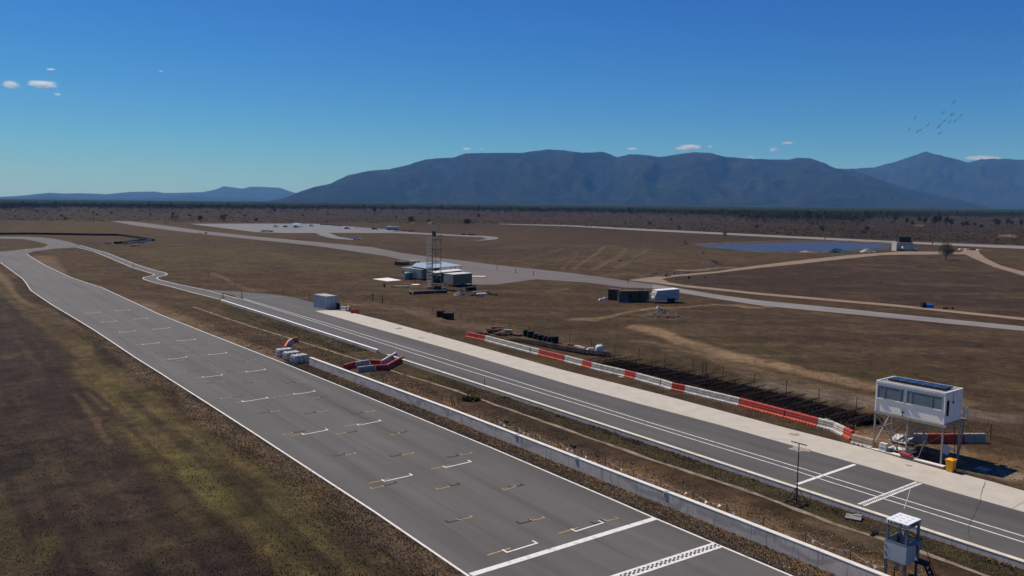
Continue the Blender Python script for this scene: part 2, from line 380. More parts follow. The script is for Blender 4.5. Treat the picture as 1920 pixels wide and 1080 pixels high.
    line([(1225, 519), (1190, 513), (1130, 521)], 2.5, (0.19, 0.135, 0.10), .6)
    line([(1300, 508), (1360, 504), (1440, 500)], 2.0, (0.30, 0.26, 0.20), .7)
    line([(1805, 468), (1840, 470)], 4, (0.22, 0.12, 0.08), .8)
    line([(1690, 470), (1700, 473)], 3, (0.25, 0.21, 0.16), .6)
    for q, w in (([(1800, 406.5), (1860, 407.5), (1930, 408.5)], 9), ([(1860, 440), (1920, 446)], 6), ([(1720, 423), (1760, 425)], 3), ([(775, 419), (782, 416)], 2), ([(803, 421), (812, 418)], 2)):
        line(q, w, (0.32, 0.25, 0.18), .8)
    col *= np.array([.675, .585, .475])
    col *= (0.92 + 0.2 * (fbm(x / 6, y / 6, 3, 77)[..., None]))
    Vt = np.stack([x, y, np.zeros_like(x)], -1).reshape(-1, 3)
    i = np.arange(nr - 1)[:, None]; j = np.arange(na)[None, :]; j2 = (j + 1) % na
    F = np.stack([i * na + j, i * na + j2, (i + 1) * na + j2, (i + 1) * na + j], -1).reshape(-1, 4)
    me = bpy.data.meshes.new('ground')
    me.vertices.add(len(Vt)); me.vertices.foreach_set('co', Vt.ravel())
    me.loops.add(F.size); me.loops.foreach_set('vertex_index', F.ravel())
    me.polygons.add(len(F)); me.polygons.foreach_set('loop_start', np.arange(0, F.size, 4)); me.polygons.foreach_set('loop_total', np.full(len(F), 4))
    me.update(calc_edges=True)
    ca = me.color_attributes.new('field', 'FLOAT_COLOR', 'POINT')
    ca.data.foreach_set('color', np.concatenate([col.reshape(-1, 3), np.ones((len(Vt), 1))], 1).astype(np.float32).ravel())
    o = bpy.data.objects.new('ground', me); COL.objects.link(o); o['kind'] = 'structure'
    # material
    m = bpy.data.materials.new('dry_grass'); m.use_nodes = True; t = m.node_tree; N = t.nodes; L = t.links
    b = N['Principled BSDF']; b.inputs['Roughness'].default_value = 0.95; b.inputs['Specular IOR Level'].default_value = 0.1
    at = N.new('ShaderNodeAttribute'); at.attribute_name = 'field'
    g = N.new('ShaderNodeNewGeometry'); P = g.outputs['Position']
    mp = N.new('ShaderNodeMapping'); mp.vector_type = 'TEXTURE'; mp.inputs['Rotation'].default_value = (0, 0, TDIR); mp.inputs['Scale'].default_value = (7, 1, 1); L.new(P, mp.inputs[0])
    fine = noise(N, L, P, 5.0, 6, .8); mid = noise(N, L, P, .7, 6, .72, .5); coarse = noise(N, L, P, .09, 5, .6); st = noise(N, L, mp.outputs[0], .9, 5, .65)
    k1 = rng_map(N, L, fine, .28, .72, .40, 1.60); k2 = rng_map(N, L, mid, .3, .7, .62, 1.38); k3 = rng_map(N, L, st, .3, .7, .78, 1.22); k4 = rng_map(N, L, coarse, .3, .7, .8, 1.2)
    k5 = rng_map(N, L, noise(N, L, P, .24, 6, .75, .9), .32, .68, .60, 1.40); k = math_n(N, L, 'MULTIPLY', math_n(N, L, 'MULTIPLY', math_n(N, L, 'MULTIPLY', k1, k2), math_n(N, L, 'MULTIPLY', k3, k4)), k5)
    vm = N.new('ShaderNodeVectorMath'); vm.operation = 'SCALE'; L.new(at.outputs['Color'], vm.inputs[0]); L.new(k, vm.inputs['Scale'])
    straw = rng_map(N, L, noise(N, L, P, 1.7, 7, .85, .8), .56, .76, 0, .38)
    c = mix(N, L, straw, vm.outputs[0], (0.20, 0.155, 0.10))
    dk = rng_map(N, L, noise(N, L, P, 2.3, 6, .8), .60, .74, 0, .6)
    c = mix(N, L, dk, c, (0.025, 0.019, 0.015))
    gr = rng_map(N, L, noise(N, L, P, .35, 6, .75), .55, .72, 0, .35)
    c = mix(N, L, gr, c, (0.06, 0.062, 0.022))
    L.new(c, b.inputs['Base Color'])
    bp = N.new('ShaderNodeBump'); bp.inputs['Strength'].default_value = 1.0; bp.inputs['Distance'].default_value = 0.16
    L.new(math_n(N, L, 'ADD', fine, mid), bp.inputs['Height']); L.new(bp.outputs[0], b.inputs['Normal'])
    me.materials.append(m)
    return o
ground = build_ground()

# ------------------------------------------------------------------ paved surfaces
def asphalt(name, base, warm=(1.0, .965, .93), seam=True, patch=.12):
    m = bpy.data.materials.new(name); m.use_nodes = True; t = m.node_tree; N = t.nodes; L = t.links
    b = N['Principled BSDF']; b.inputs['Specular IOR Level'].default_value = 0.22
    g = N.new('ShaderNodeNewGeometry'); P = g.outputs['Position']
    mp = N.new('ShaderNodeMapping'); mp.vector_type = 'TEXTURE'; mp.inputs['Rotation'].default_value = (0, 0, TDIR); mp.inputs['Scale'].default_value = (22, 1, 1); L.new(P, mp.inputs[0])
    agg = noise(N, L, P, 18, 4, .8); pat = noise(N, L, P, .12, 5, .6); lane = noise(N, L, mp.outputs[0], .75, 4, .55)
    a = rng_map(N, L, agg, .3, .7, .82, 1.18); p = rng_map(N, L, pat, .3, .7, 1 - patch, 1 + patch); l = rng_map(N, L, lane, .3, .7, .86, 1.12)
    k = math_n(N, L, 'MULTIPLY', math_n(N, L, 'MULTIPLY', a, p), l)
    vm = N.new('ShaderNodeVectorMath'); vm.operation = 'SCALE'; vm.inputs[0].default_value = [base * w for w in warm]; L.new(k, vm.inputs['Scale'])
    c = vm.outputs[0]
    rub = rng_map(N, L, noise(N, L, mp.outputs[0], .35, 3, .5), .52, .74, 0, .42)
    c = mix(N, L, rub, c, (base * .5, base * .49, base * .5))
    L.new(c, b.inputs['Base Color'])
    L.new(rng_map(N, L, pat, .3, .7, .72, .9), b.inputs['Roughness'])
    bp = N.new('ShaderNodeBump'); bp.inputs['Strength'].default_value = .35; bp.inputs['Distance'].default_value = .01
    L.new(agg, bp.inputs['Height']); L.new(bp.outputs[0], b.inputs['Normal'])
    return m
M = {}
M['asphalt'] = asphalt('track_asphalt', .104, (1, .94, .86))
M['asphalt_pit'] = asphalt('pit_asphalt', .094, (1, .945, .87))
M['strip'] = asphalt('old_strip_asphalt', .135, (1, .85, .76))
M['palestrip'] = asphalt('pale_road_seal', .205, (1, .92, .81))
M['concrete_apron'] = mat('apron_concrete', (0.47, 0.425, 0.35), .85, var=.08, scale=.6, bump=.1, detail=8)
M['concrete_wall'] = None
M['white_paint'] = mat('white_line_paint', (0.70, 0.68, 0.64), .7, var=.06, scale=2.2, col2=(.34, .325, .30), thr=(.30, .48), detail=9)
M['yellow_paint'] = mat('yellow_paint', (0.60, 0.36, 0.07), .7, var=.1, scale=3, col2=(.33, .24, .10), thr=(.35, .6))
M['black_paint'] = mat('blackout_paint', (0.020, 0.020, 0.022), .6, var=.2, scale=8)
M['dirt'] = mat('dirt_road', (0.27, 0.195, 0.125), .95, var=.2, scale=.25, bump=.4, bscale=3, detail=8, col2=(.17, .12, .08))
M['dirt2'] = mat('pale_dirt', (0.26, 0.205, 0.145), .95, var=.2, scale=.8, bump=.4, bscale=4, detail=8, col2=(.12, .09, .055), thr=(.35, .6))
def wall_concrete(name, c):
    m = bpy.data.materials.new(name); m.use_nodes = True; t = m.node_tree; N = t.nodes; L = t.links
    b = N['Principled BSDF']; b.inputs['Roughness'].default_value = .85; b.inputs['Specular IOR Level'].default_value = .2
    g = N.new('ShaderNodeNewGeometry'); P = g.outputs['Position']
    mp = N.new('ShaderNodeMapping'); mp.inputs['Scale'].default_value = (1, 1, .10); L.new(P, mp.inputs[0])
    run = noise(N, L, mp.outputs[0], 3.2, 5, .75); blot = noise(N, L, P, .9, 6, .7, 1.2); sp = noise(N, L, P, 12, 4, .7)
    c0 = mix(N, L, rng_map(N, L, blot, .35, .68, 0, .65), c, tuple(x * .60 for x in c))
    c1 = mix(N, L, rng_map(N, L, run, .55, .68, 0, .75), c0, (.08, .077, .07))
    wv = N.new('ShaderNodeTexWave'); wv.inputs['Scale'].default_value = .16; wv.inputs['Distortion'].default_value = 9; wv.inputs['Detail'].default_value = 3; wv.bands_direction = 'Z'; L.new(P, wv.inputs[0])
    c2 = mix(N, L, rng_map(N, L, wv.outputs['Fac'], .80, .95, 0, .35), c1, (.12, .115, .105))
    c3 = mix(N, L, rng_map(N, L, sp, .3, .7, 0, .3), c2, tuple(x * .8 for x in c))
    L.new(c3, b.inputs['Base Color'])
    bp = N.new('ShaderNodeBump'); bp.inputs['Strength'].default_value = .3; bp.inputs['Distance'].default_value = .02; L.new(sp, bp.inputs['Height']); L.new(bp.outputs[0], b.inputs['Normal'])
    return m
M['concrete_wall'] = wall_concrete('pit_wall_concrete', (.70, .62, .50))
M['concrete_top'] = mat('wall_top_concrete', (.70, .67, .59), .85, var=.1, scale=1.2, bump=.2)
M['kerb_cream'] = mat('kerb_cream_top', (.62, .56, .42), .8, var=.12, scale=1.5, bump=.2)
M['kerb_white'] = mat('kerb_white_top', (.78, .76, .70), .8, var=.08, scale=1.5, bump=.1)
M['island'] = mat('island_grass', (.075, .055, .036), .95, var=.35, scale=.25, bump=.6, bscale=3, detail=8)

hole = smooth_pts([(0, 447.5), (37, 448), (60, 451), (82, 456), (91.5, 460), (85, 464), (50, 467), (0, 472.5), (-50, 469), (-80, 459), (-50, 450)][::1], 3)
outer = TRACK_L[::-1] + [(-50, 473), (-110, 463), (-140, 453), (-110, 444), (-60, 442), (0, 443.6), (40, 443.7), (75, 445), (107, 448.7), (130, 453.5), (140, 457)] + [(144, 464), (105, 466), (65, 471)] + TRACK_R[1:]
track = sheet('track_surface', [outer, hole], .020, M['asphalt'])
pitroad = sheet('pit_road', [PIT_UP + PIT_LO[::-1]], .026, M['asphalt_pit'])
pit = sheet('pit_lane', [[(411, 561), (440, 558.5), (442, 555), (390, 544), (396, 543.8), (455, 547.5), (517, 552.5), (555, 559), (586, 567), (626, 578), (700, 601), (860, 652), (1220, 752), (1637, 868), (1920, 944), (2250, 1036), (2250, 1166), (1920, 1058), (1560, 941), (1326, 864), (960, 743), (840, 705), (725, 667), (706, 658), (541, 604)]], .030, M['asphalt_pit'])
APRON_UP = [(590.7, 583.3), (612, 581.9), (626.7, 581.9), (649, 584), (675, 590), (715.6, 600), (860, 639.8), (1058, 694.8), (1240, 740.3), (1357, 771.7), (1470, 802), (1560, 825), (1635, 844), (1690, 860), (1777, 884), (1814, 892), (1860, 904), (1920, 921), (2250, 1012)]
APRON_LO = [(607.4, 588.5), (655.6, 602), (682, 610), (860, 660), (986.7, 697.8), (1073.7, 723.5), (1192.5, 756), (1240, 768.5), (1348, 797), (1472, 832), (1637, 879), (1775, 920), (1920, 961), (2250, 1053)]
apron = sheet('pit_apron', [APRON_UP + APRON_LO[::-1]], .036, M['concrete_apron'])
strip = sheet('old_airstrip', [[(205, 414), (250, 415.5), (325, 425), (385, 433.7), (480, 443.7), (596, 454), (700, 464), (754, 474.8), (828, 484.4), (940, 498), (1070, 512), (1174, 526.7), (1225, 533), (1222, 541), (1174, 539.7), (1096, 529.5), (1005, 524), (975, 528), (930, 534), (880, 534), (840, 527), (810, 508), (780, 493), (721, 480), (680, 474), (596, 461.6), (480, 449.5), (400, 441), (325, 432.5), (250, 422.5)]], .05, M['strip'])
road1 = sheet('access_road', [[(1225, 533), (1275, 541), (1340, 552), (1420, 563), (1920, 612.6), (2400, 660), (2400, 669), (1920, 621), (1420, 572.5), (1340, 560), (1264, 547.5), (1222, 541)]], .05, M['palestrip'])
dirt1 = sheet('dirt_road', [[(1177, 525.6), (1225, 519.4), (1340, 509.4), (1420, 498), (1506, 487.6), (1589, 478.8), (1654, 474), (1691, 471.5), (1810, 472.5), (1831, 472), (1831, 477), (1808, 477), (1691, 477.7), (1654, 478.5), (1589, 485), (1506, 494.2), (1420, 503), (1340, 512.6), (1262, 519.4), (1241, 523.7), (1255, 530), (1287, 535), (1340, 540.2), (1420, 549), (1680, 571.5), (1920, 596.3), (2300, 635), (2300, 642), (1920, 601), (1680, 575.5), (1420, 553), (1340, 544.4), (1287, 539), (1225, 530.5)]], .06, M['dirt'])
dirt2 = sheet('dirt_lane', [D3L + [(2040, 545), (1920, 509.7), (1876, 498), (1847, 483.7), (1836, 474), (1836, 469)]], .07, M['dirt'])
road2 = sheet('far_road', [[(935, 419.6), (1070, 422.3), (1200, 428.8), (1330, 435.2), (1440, 440.7), (1680, 452.4), (1920, 461.5), (2400, 480), (2400, 488), (1920, 467), (1680, 456.2), (1440, 444.4), (1330, 438.7), (1200, 432.4), (1070, 424.6), (935, 420.4)]], .08, M['palestrip'])
skid = sheet('skid_pan', [[(355, 419.7), (440, 419.6), (492, 419.4), (594, 419.8), (622, 422), (700, 428.3), (737, 431), (778, 436), (857, 440.5), (909, 442.6), (930, 444.6), (936, 446.4), (930, 449), (909, 451), (888, 451.4), (903, 449.8), (914, 448.2), (903, 445), (857, 443), (778, 439), (737, 437.2), (617, 437), (635, 444), (664, 449.1), (669, 450.6), (640, 448.8), (622, 447), (601, 442), (592, 437.2), (540, 437.3), (480, 435.5), (440, 430.5), (375, 422.5)]], .09, M['palestrip'])
skid.data.materials[0] = asphalt('skid_pan_seal', .165, (.97, .97, .97))
slab = sheet('concrete_pad', [[(698, 523.5), (728, 521.3), (753, 526), (726, 528.2)]], .10, mat('white_pad', (.72, .70, .66), .8, var=.06, scale=.8))
med = ribbon('median_drain', subdiv(GP(MEDIAN_PATH), 1.2), .42, .024, M['dirt2'], kind='structure', jitter=.35)
wm = bpy.data.materials.new('dam_water'); wm.use_nodes = True
b = wm.node_tree.nodes['Principled BSDF']; b.inputs['Base Color'].default_value = (.045, .042, .06, 1); b.inputs['Specular IOR Level'].default_value = .22; b.inputs['Roughness'].default_value = .35
nz = wm.node_tree.nodes.new('ShaderNodeTexNoise'); nz.inputs['Scale'].default_value = .8; nz.inputs['Detail'].default_value = 4
bp = wm.node_tree.nodes.new('ShaderNodeBump'); bp.inputs['Strength'].default_value = .4; bp.inputs['Distance'].default_value = .25
tcw = wm.node_tree.nodes.new('ShaderNodeTexCoord'); wm.node_tree.links.new(tcw.outputs['Object'], nz.inputs[0])
wm.node_tree.links.new(nz.outputs[0], bp.inputs['Height']); wm.node_tree.links.new(bp.outputs[0], b.inputs['Normal'])
pond = sheet('pond_water', [smooth_pts([(1305, 462), (1330, 459.6), (1380, 457.6), (1440, 456), (1500, 454.8), (1563, 454.3), (1628, 457.4), (1680, 461), (1680, 464), (1628, 467), (1581, 470.5), (1537, 472), (1480, 472.4), (1420, 472), (1383, 469), (1330, 465)], 3)], .08, wm)
bank_m = mat('dam_bank', (.085, .058, .035), .95, var=.3, scale=.3, bump=.5, detail=7)
def mound(name, P, w, h, m, **k):      # low earth bank along a line
    mb = MB(); n = len(P)
    V = []
    for i, p in enumerate(P):
        d = (P[min(i + 1, n - 1)] - P[max(i - 1, 0)]).normalized(); s = Vector((-d.y, d.x, 0)); hh = h * random.uniform(.6, 1.15) * (1 if 0 < i < n - 1 else .1)
        V += [p - s * w, p - s * w * .3 + Vector((0, 0, hh)), p + s * w * .35 + Vector((0, 0, hh * .9)), p + s * w]
    mb.add(V, [(4 * i + j, 4 * i + 4 + j, 4 * i + 5 + j, 4 * i + 1 + j) for i in range(n - 1) for j in range(3)])
    return mb.build(name, m, None, smooth=True, fix=True, **k)
mound('dam_bank', subdiv(GP([(1300, 460), (1380, 456.5), (1500, 453.6), (1570, 453.3), (1640, 456), (1700, 460.5)]), 6), 3.5, 1.0, bank_m, kind='structure')
mound('dam_bank', subdiv(GP([(1384, 470.5), (1440, 474), (1537, 474.5), (1600, 471.5), (1670, 466.5)]), 6), 2.0, .5, bank_m, kind='structure')

# ---------------- painted markings
def pline(parent, name, pts, w, z, m, world=False):
    return ribbon(name, subdiv(GP(pts) if not world else pts, 4), w, z, m, parent)
wp = M['white_paint']
pline(track, 'edge_line', TRACK_L, .16, .030, wp)
pline(track, 'edge_line', TRACK_R[1:], .16, .030, wp)
pline(track, 'edge_line', [(92, 460), (85, 464), (50, 467), (0, 472.5)], .2, .030, wp)
pline(pitroad, 'edge_line', PIT_UP[1:], .22, .036, wp)
pline(pitroad, 'edge_line', PIT_LO, .22, .036, wp)
pline(pit, 'lane_line', [(442, 559), (455, 561.4), (578.7, 600), (860, 690), (1155, 780), (1220, 800), (1481, 880), (1560, 905.8), (1920, 1018), (2250, 1121)], .13, .040, wp)
pline(pit, 'lane_line', [(455, 559.6), (591, 600), (860, 681.6), (1176.6, 780), (1220, 793.4), (1506.4, 880), (1560, 896.7), (1920, 1006.7), (2250, 1108)], .13, .040, wp)
pline(pit, 'cross_line', [(426, 562), (440, 560.5), (467.5, 558.7), (500, 556.8), (536, 555.6)], .18, .040, mat('faded_line', (.38, .37, .35), .8))
def bar_px(parent, name, a, b, w, z, m):
    return ribbon(name, [G(*a), G(*b)], w, z, m, parent)
bar_px(track, 'start_line', (882.5, 1078.7), (1228.3, 972.6), .46, .034, wp)
def quadw(parent, name, a, b, t0, t1, z, m):      # strip between offsets t0..t1 along the track direction
    mb = MB(); V = [a + T * t0, b + T * t0, b + T * t1, a + T * t1]
    for p in V: p.z = z
    mb.add(V, [(0, 1, 2, 3)]); return mb.build(name, m, parent, fix=False)
def checker(parent, a, b, w, rows, z):
    quadw(parent, 'finish_line', a, b, -w / 2, w / 2, z, wp)
    d = (b - a); sq = w / (rows + 3.2); n = int(d.length / (sq * 1.35)); mb = MB(); u = d / n
    for i in range(n):
        for r in range(rows):
            if (i + r) % 2: continue
            t0 = -rows * sq / 2 + r * sq; p = a + u * i
            V = [p + T * t0, p + u + T * t0, p + u + T * (t0 + sq), p + T * (t0 + sq)]
            for q in V: q.z = z + .005
            mb.add(V, [(0, 1, 2, 3)])
    mb.build('checker_squares', M['black_paint'], parent, fix=False)
checker(track, G(1120, 1096.5), G(1346, 1022.5), .80, 3, .034)
checker(pit, G(1614, 948), G(1723, 905.8), .55, 3, .044)
bar_px(pit, 'pit_start_line', (1495, 908.6), (1603, 871.6), .30, .044, wp)
def bracket(parent, name, a, b, w, tick, z, m, tl=True, tr=True):
    A, B = G(*a), G(*b); ob = MB()
    def q(p, r, ww):
        d = (r - p).normalized(); s = Vector((-d.y, d.x, 0)) * ww / 2
        V = [p - s, r - s, r + s, p + s]
        for x in V: x.z = z
        ob.add(V, [(0, 1, 2, 3)])
    q(A, B, w)
    d = (B - A).normalized() * w / 2
    if tl: q(A + d - T * w * .52, A + d - T * tick, w)
    if tr: q(B - d - T * w * .52, B - d - T * tick, w)
    return ob.build(name, m, parent, fix=False)
for a, b in [((949, 1037), (1008.5, 1018.8)), ((1078.3, 997.5), (1132.5, 980.4)), ((719.8, 903.5), (774.3, 891.3)), ((835, 877.6), (884.5, 866)), ((568, 815.6), (615.6, 806.5)), ((672, 798), (715.4, 789.4)),
             ((455, 754), (503, 746.5)), ((552.5, 740), (592, 734)), ((380, 708), (418, 703.6)), ((462, 698), (499, 693.2)), ((317.7, 674.3), (351.4, 669.9)), ((392, 666), (426, 661.9)), ((267, 646.3), (298.7, 643.2)),
             ((333, 639.8), (367.7, 636.7)), ((224.3, 623.5), (255.4, 620.9)), ((287.9, 618), (318.5, 615)), ((190.6, 604.3), (218.6, 602.5)), ((251.5, 599), (278, 597)), ((160.8, 588), (188.8, 585.6)), ((217.8, 583.3), (243.8, 581.5))]:
    bracket(track, 'grid_bracket', a, b, .13, .48, .036, wp)
for a, b in [((913.8, 1042), (957.5, 1028.3)), ((1047, 1001), (1084.6, 990)), ((691.3, 907), (730, 898.3)), ((808, 880.4), (845.6, 872.6)), ((543.5, 818), (571, 813)), ((646, 799.8), (679.6, 794)), ((441, 756), (462, 752)), ((520, 745), (552, 739.5)), ((361.8, 710), (380, 708)), ((446, 699.2), (462, 697)), ((302, 675.8), (318, 674)), ((377, 667.2), (392, 665.8)), ((253, 647.3), (267, 646.3)), ((323, 640.5), (333, 639.8)), ((275, 619.2), (288, 618))]:
    bar_px(track, 'grid_dash', a, b, .09, .034, M['yellow_paint'])
YB = [((859.6, 975.6), (886.7, 969.8)), ((997, 976.7), (1022, 971.5)), ((1136.7, 977.7), (1159.6, 972.5)), ((945, 919.4), (968, 913)), ((820, 918.3), (844, 913)), ((696.5, 917), (721, 912)), ((649.8, 854), (668, 850.5)), ((756, 854), (776.9, 850)), ((865, 853.7), (885.8, 849.8)), ((532, 815.6), (550, 812.2)), ((633, 814.8), (649.8, 811.7)), ((735.4, 816), (751, 812.7)),
      ((508.5, 772.8), (524, 770.7)), ((596.7, 772.8), (613.5, 770.7)), ((687.4, 773.3), (703.5, 770.7)), ((587, 747.4), (600, 745.4)), ((415, 748), (434, 745.5)), ((503, 748), (518, 745.7)), ((556, 717), (575, 715)), ((478, 717), (498, 715)), ((405, 717), (421, 715.3)), ((333, 699.7), (350, 698)), ((407, 699), (423, 697.3)), ((331, 676.8), (346, 675.6)), ((396, 676.8), (412, 675.4)), ((463, 676.5), (480, 675)), ((271, 663.4), (287, 662)), ((331, 645.6), (346, 644.5)), ((390, 645), (406, 643.8))]
KB = [((838.8, 980.8), (864.8, 974.6)), ((973, 983), (999, 976.7)), ((1113, 983), (1134, 978)), ((957.5, 915), (982.5, 909.6)), ((843, 912), (863.8, 908)), ((719.8, 910.8), (745.8, 905.6)), ((626.5, 856.3), (649.8, 851.6)), ((732.8, 857), (754.8, 852.4)), ((841.7, 858.4), (861, 854.2)), ((550, 811.7), (573.3, 808.3)), ((649.8, 811.7), (670.6, 808.9)), ((742, 813.5), (764, 809.6)),
      ((485, 776), (508.5, 772)), ((572.6, 776.4), (594, 772.6)), ((660.7, 777.2), (681, 773.9)), ((600, 745.4), (614, 743)), ((434, 745.5), (455, 743)), ((518, 745.5), (534, 743)), ((537.5, 719), (556, 717)), ((456, 718.7), (478, 716.7)), ((389, 719), (405, 717)), ((350, 698), (369.6, 695.8)), ((423, 697.3), (438, 695.6)), ((484, 699.3), (503, 697)), ((315, 677.7), (331, 676.5)), ((380, 677.7), (396, 676.4)), ((443.5, 678), (463, 676.4)), ((287, 662), (303.4, 660.3)), ((337, 662), (363, 660.6)), ((315, 646.6), (331, 645.6)), ((373.4, 646.3), (390, 645)),
      ((223, 634), (253, 632.8)), ((280, 634), (308.6, 632.3)), ((337, 633.3), (359, 631.5))]
for a, b in YB: bracket(track, 'kart_bracket', a, b, .075, .32, .034, M['yellow_paint'])
for a, b in KB: bracket(track, 'blacked_out_bracket', a, b, .14, .40, .032, M['black_paint'])

# ------------------------------------------------------------------ hills
def hill(name, sil, r0, rc, r1, m, base, seed, spur=.16, na=420, nr=64):
    us = np.array([p[0] for p in sil], float); vs = np.array([p[1] for p in sil], float)
    azs = []; el = []
    for u, v in zip(us, vs):
        r = ray(u, v); azs.append(math.atan2(r[0], r[1])); el.append(r[2] / math.hypot(r[0], r[1]))
    az = np.linspace(azs[0], azs[-1], na); e = np.interp(az, azs, el)
    e = e + (fbm(az * 260, az * 0 + seed, 4, seed) - .5) * .0011 * np.clip(e / .03, 0, 1)
    hc = np.maximum(e * rc + H, 0)
    t = np.linspace(0, 1.6, nr); A, Tt = np.meshgrid(az, t)
    HC = np.broadcast_to(hc, A.shape)
    r = np.where(Tt <= 1, r0 + (rc - r0) * Tt, rc + (r1 - rc) * (Tt - 1) / .6)
    X = A * rc; Y = r
    n1 = fbm(X / 900 + .5 * fbm(X / 700, Y / 700, 3, seed + 5), Y / 2600, 4, seed)
    ridge = 1 - np.abs(2 * n1 - 1) * 2.2
    n2 = 1 - np.abs(2 * fbm(X / 420, Y / 900, 3, seed + 7) - 1) * 2
    prof = np.where(Tt <= 1, sstep(0, 1.05, Tt ** .85), 1 - sstep(0, 1, (Tt - 1) / .6) * .95)
    env = np.sin(np.pi * np.clip(Tt, 0, 1)) ** .7 * (Tt <= 1)
    h = HC * (prof + spur * env * (ridge * .9 + n2 * .4 - .45))
    lim = (np.broadcast_to(e, A.shape) * r + H) * .995
    h = np.where(Tt < 1, np.minimum(h, np.maximum(lim, 0)), h)
    h = np.where(Tt == 0, -5, h)
    x = r * np.sin(A); y = r * np.cos(A)
    V = np.stack([x, y, h], -1).reshape(-1, 3)
    i = np.arange(nr - 1)[:, None]; j = np.arange(na - 1)[None, :]
    F = np.stack([i * na + j, i * na + j + 1, (i + 1) * na + j + 1, (i + 1) * na + j], -1).reshape(-1, 4)
    me = bpy.data.meshes.new(name); me.from_pydata(V.tolist(), [], F.tolist()); me.materials.append(m)
    me.polygons.foreach_set('use_smooth', [True] * len(F)); me.update()
    o = bpy.data.objects.new(name, me); COL.objects.link(o); o['kind'] = 'structure'; return o
def hill_mat(name, c, c2):
    m = bpy.data.materials.new(name); m.use_nodes = True; t = m.node_tree; N = t.nodes; L = t.links
    b = N['Principled BSDF']; b.inputs['Roughness'].default_value = 1; b.inputs['Specular IOR Level'].default_value = 0
    g = N.new('ShaderNodeNewGeometry'); P = g.outputs['Position']
    a = noise(N, L, P, .0028, 9, .75, .8); f = noise(N, L, P, .012, 6, .8)
    cc = mix(N, L, rng_map(N, L, a, .35, .65, 0, 1), c, c2)
    cc = mix(N, L, rng_map(N, L, f, .35, .7, 0, .6), cc, tuple(x * .45 for x in c))
    rock = rng_map(N, L, noise(N, L, P, .008, 7, .8), .74, .78, 0, .6)
    cc = mix(N, L, rock, cc, (.10, .085, .075))
    L.new(cc, b.inputs['Base Color'])
    bp = N.new('ShaderNodeBump'); bp.inputs['Strength'].default_value = 1; bp.inputs['Distance'].default_value = 40; L.new(f, bp.inputs['Height']); L.new(bp.outputs[0], b.inputs['Normal'])
    return m
hm = hill_mat('hill_forest', (.006, .014, .009), (.050, .052, .032))
MAIN = [(470, 383), (530, 372), (560, 360), (590, 350), (620, 344), (650, 329), (690, 320), (730, 317), (760, 310), (800, 298), (850, 295), (870, 287.5), (900, 286), (980, 286), (1000, 282), (1030, 279), (1060, 281), (1090, 286), (1130, 284), (1145, 289), (1158, 294), (1180, 289), (1200, 289), (1235, 293.5), (1270, 289), (1300, 285), (1330, 286), (1360, 293), (1400, 297), (1470, 299), (1500, 295), (1520, 296), (1545, 305), (1565, 314.5), (1600, 320), (1640, 333), (1700, 352), (1760, 366), (1810, 377), (1850, 388), (1880, 392)]
RIGHT = [(1380, 380), (1450, 345), (1520, 322), (1560, 316), (1600, 316), (1640, 313), (1680, 302), (1710, 292), (1737, 283), (1755, 289), (1790, 297), (1817, 303.5), (1840, 298), (1880, 297), (1920, 299), (2000, 300), (2100, 312), (2250, 340), (2400, 380)]
LEFT = [(-300, 372), (-100, 371), (0, 369), (40, 367), (75, 363), (95, 361), (120, 363), (150, 362), (200, 364), (240, 360), (290, 359), (310, 362), (350, 361), (380, 360), (405, 355), (420, 348.5), (435, 351), (455, 353.5), (470, 350), (490, 350), (525, 352), (545, 359), (570, 366), (600, 378)]
LEFT2 = [(-100, 374), (60, 371), (95, 367), (130, 371), (180, 372), (230, 372), (330, 370), (360, 366), (400, 371), (520, 374)]
hill('mountain_range', MAIN, 9000, 13000, 16500, hm, 0, 3, .23)
hill('far_mountain', RIGHT, 13500, 17500, 21000, hm, 0, 12, .18)
hill('distant_hills', LEFT, 21000, 25500, 28500, hm, 0, 23, .12, 300, 40)
hill('distant_knoll', LEFT2, 17500, 19500, 21000, hm, 0, 31, .1, 200, 24)

# haze: one closed box of thin air round the whole scene
mb = MB(); mb.box((0, 0, 699), (67000, 67000, 1402))
hz = mb.build('haze', None or bpy.data.materials.new('haze_air'), kind='stuff')
hmx = hz.data.materials[0]; hmx.use_nodes = True; t = hmx.node_tree
t.nodes.remove(t.nodes['Principled BSDF']); pv = t.nodes.new('ShaderNodeVolumePrincipled')
pv.inputs['Color'].default_value = (.16, .44, 1.0, 1); pv.inputs['Absorption Color'].default_value = (1, 1, 1, 1); pv.inputs['Density'].default_value = 3.7e-5; pv.inputs['Anisotropy'].default_value = 0.0
t.links.new(pv.outputs[0], t.nodes['Material Output'].inputs['Volume'])

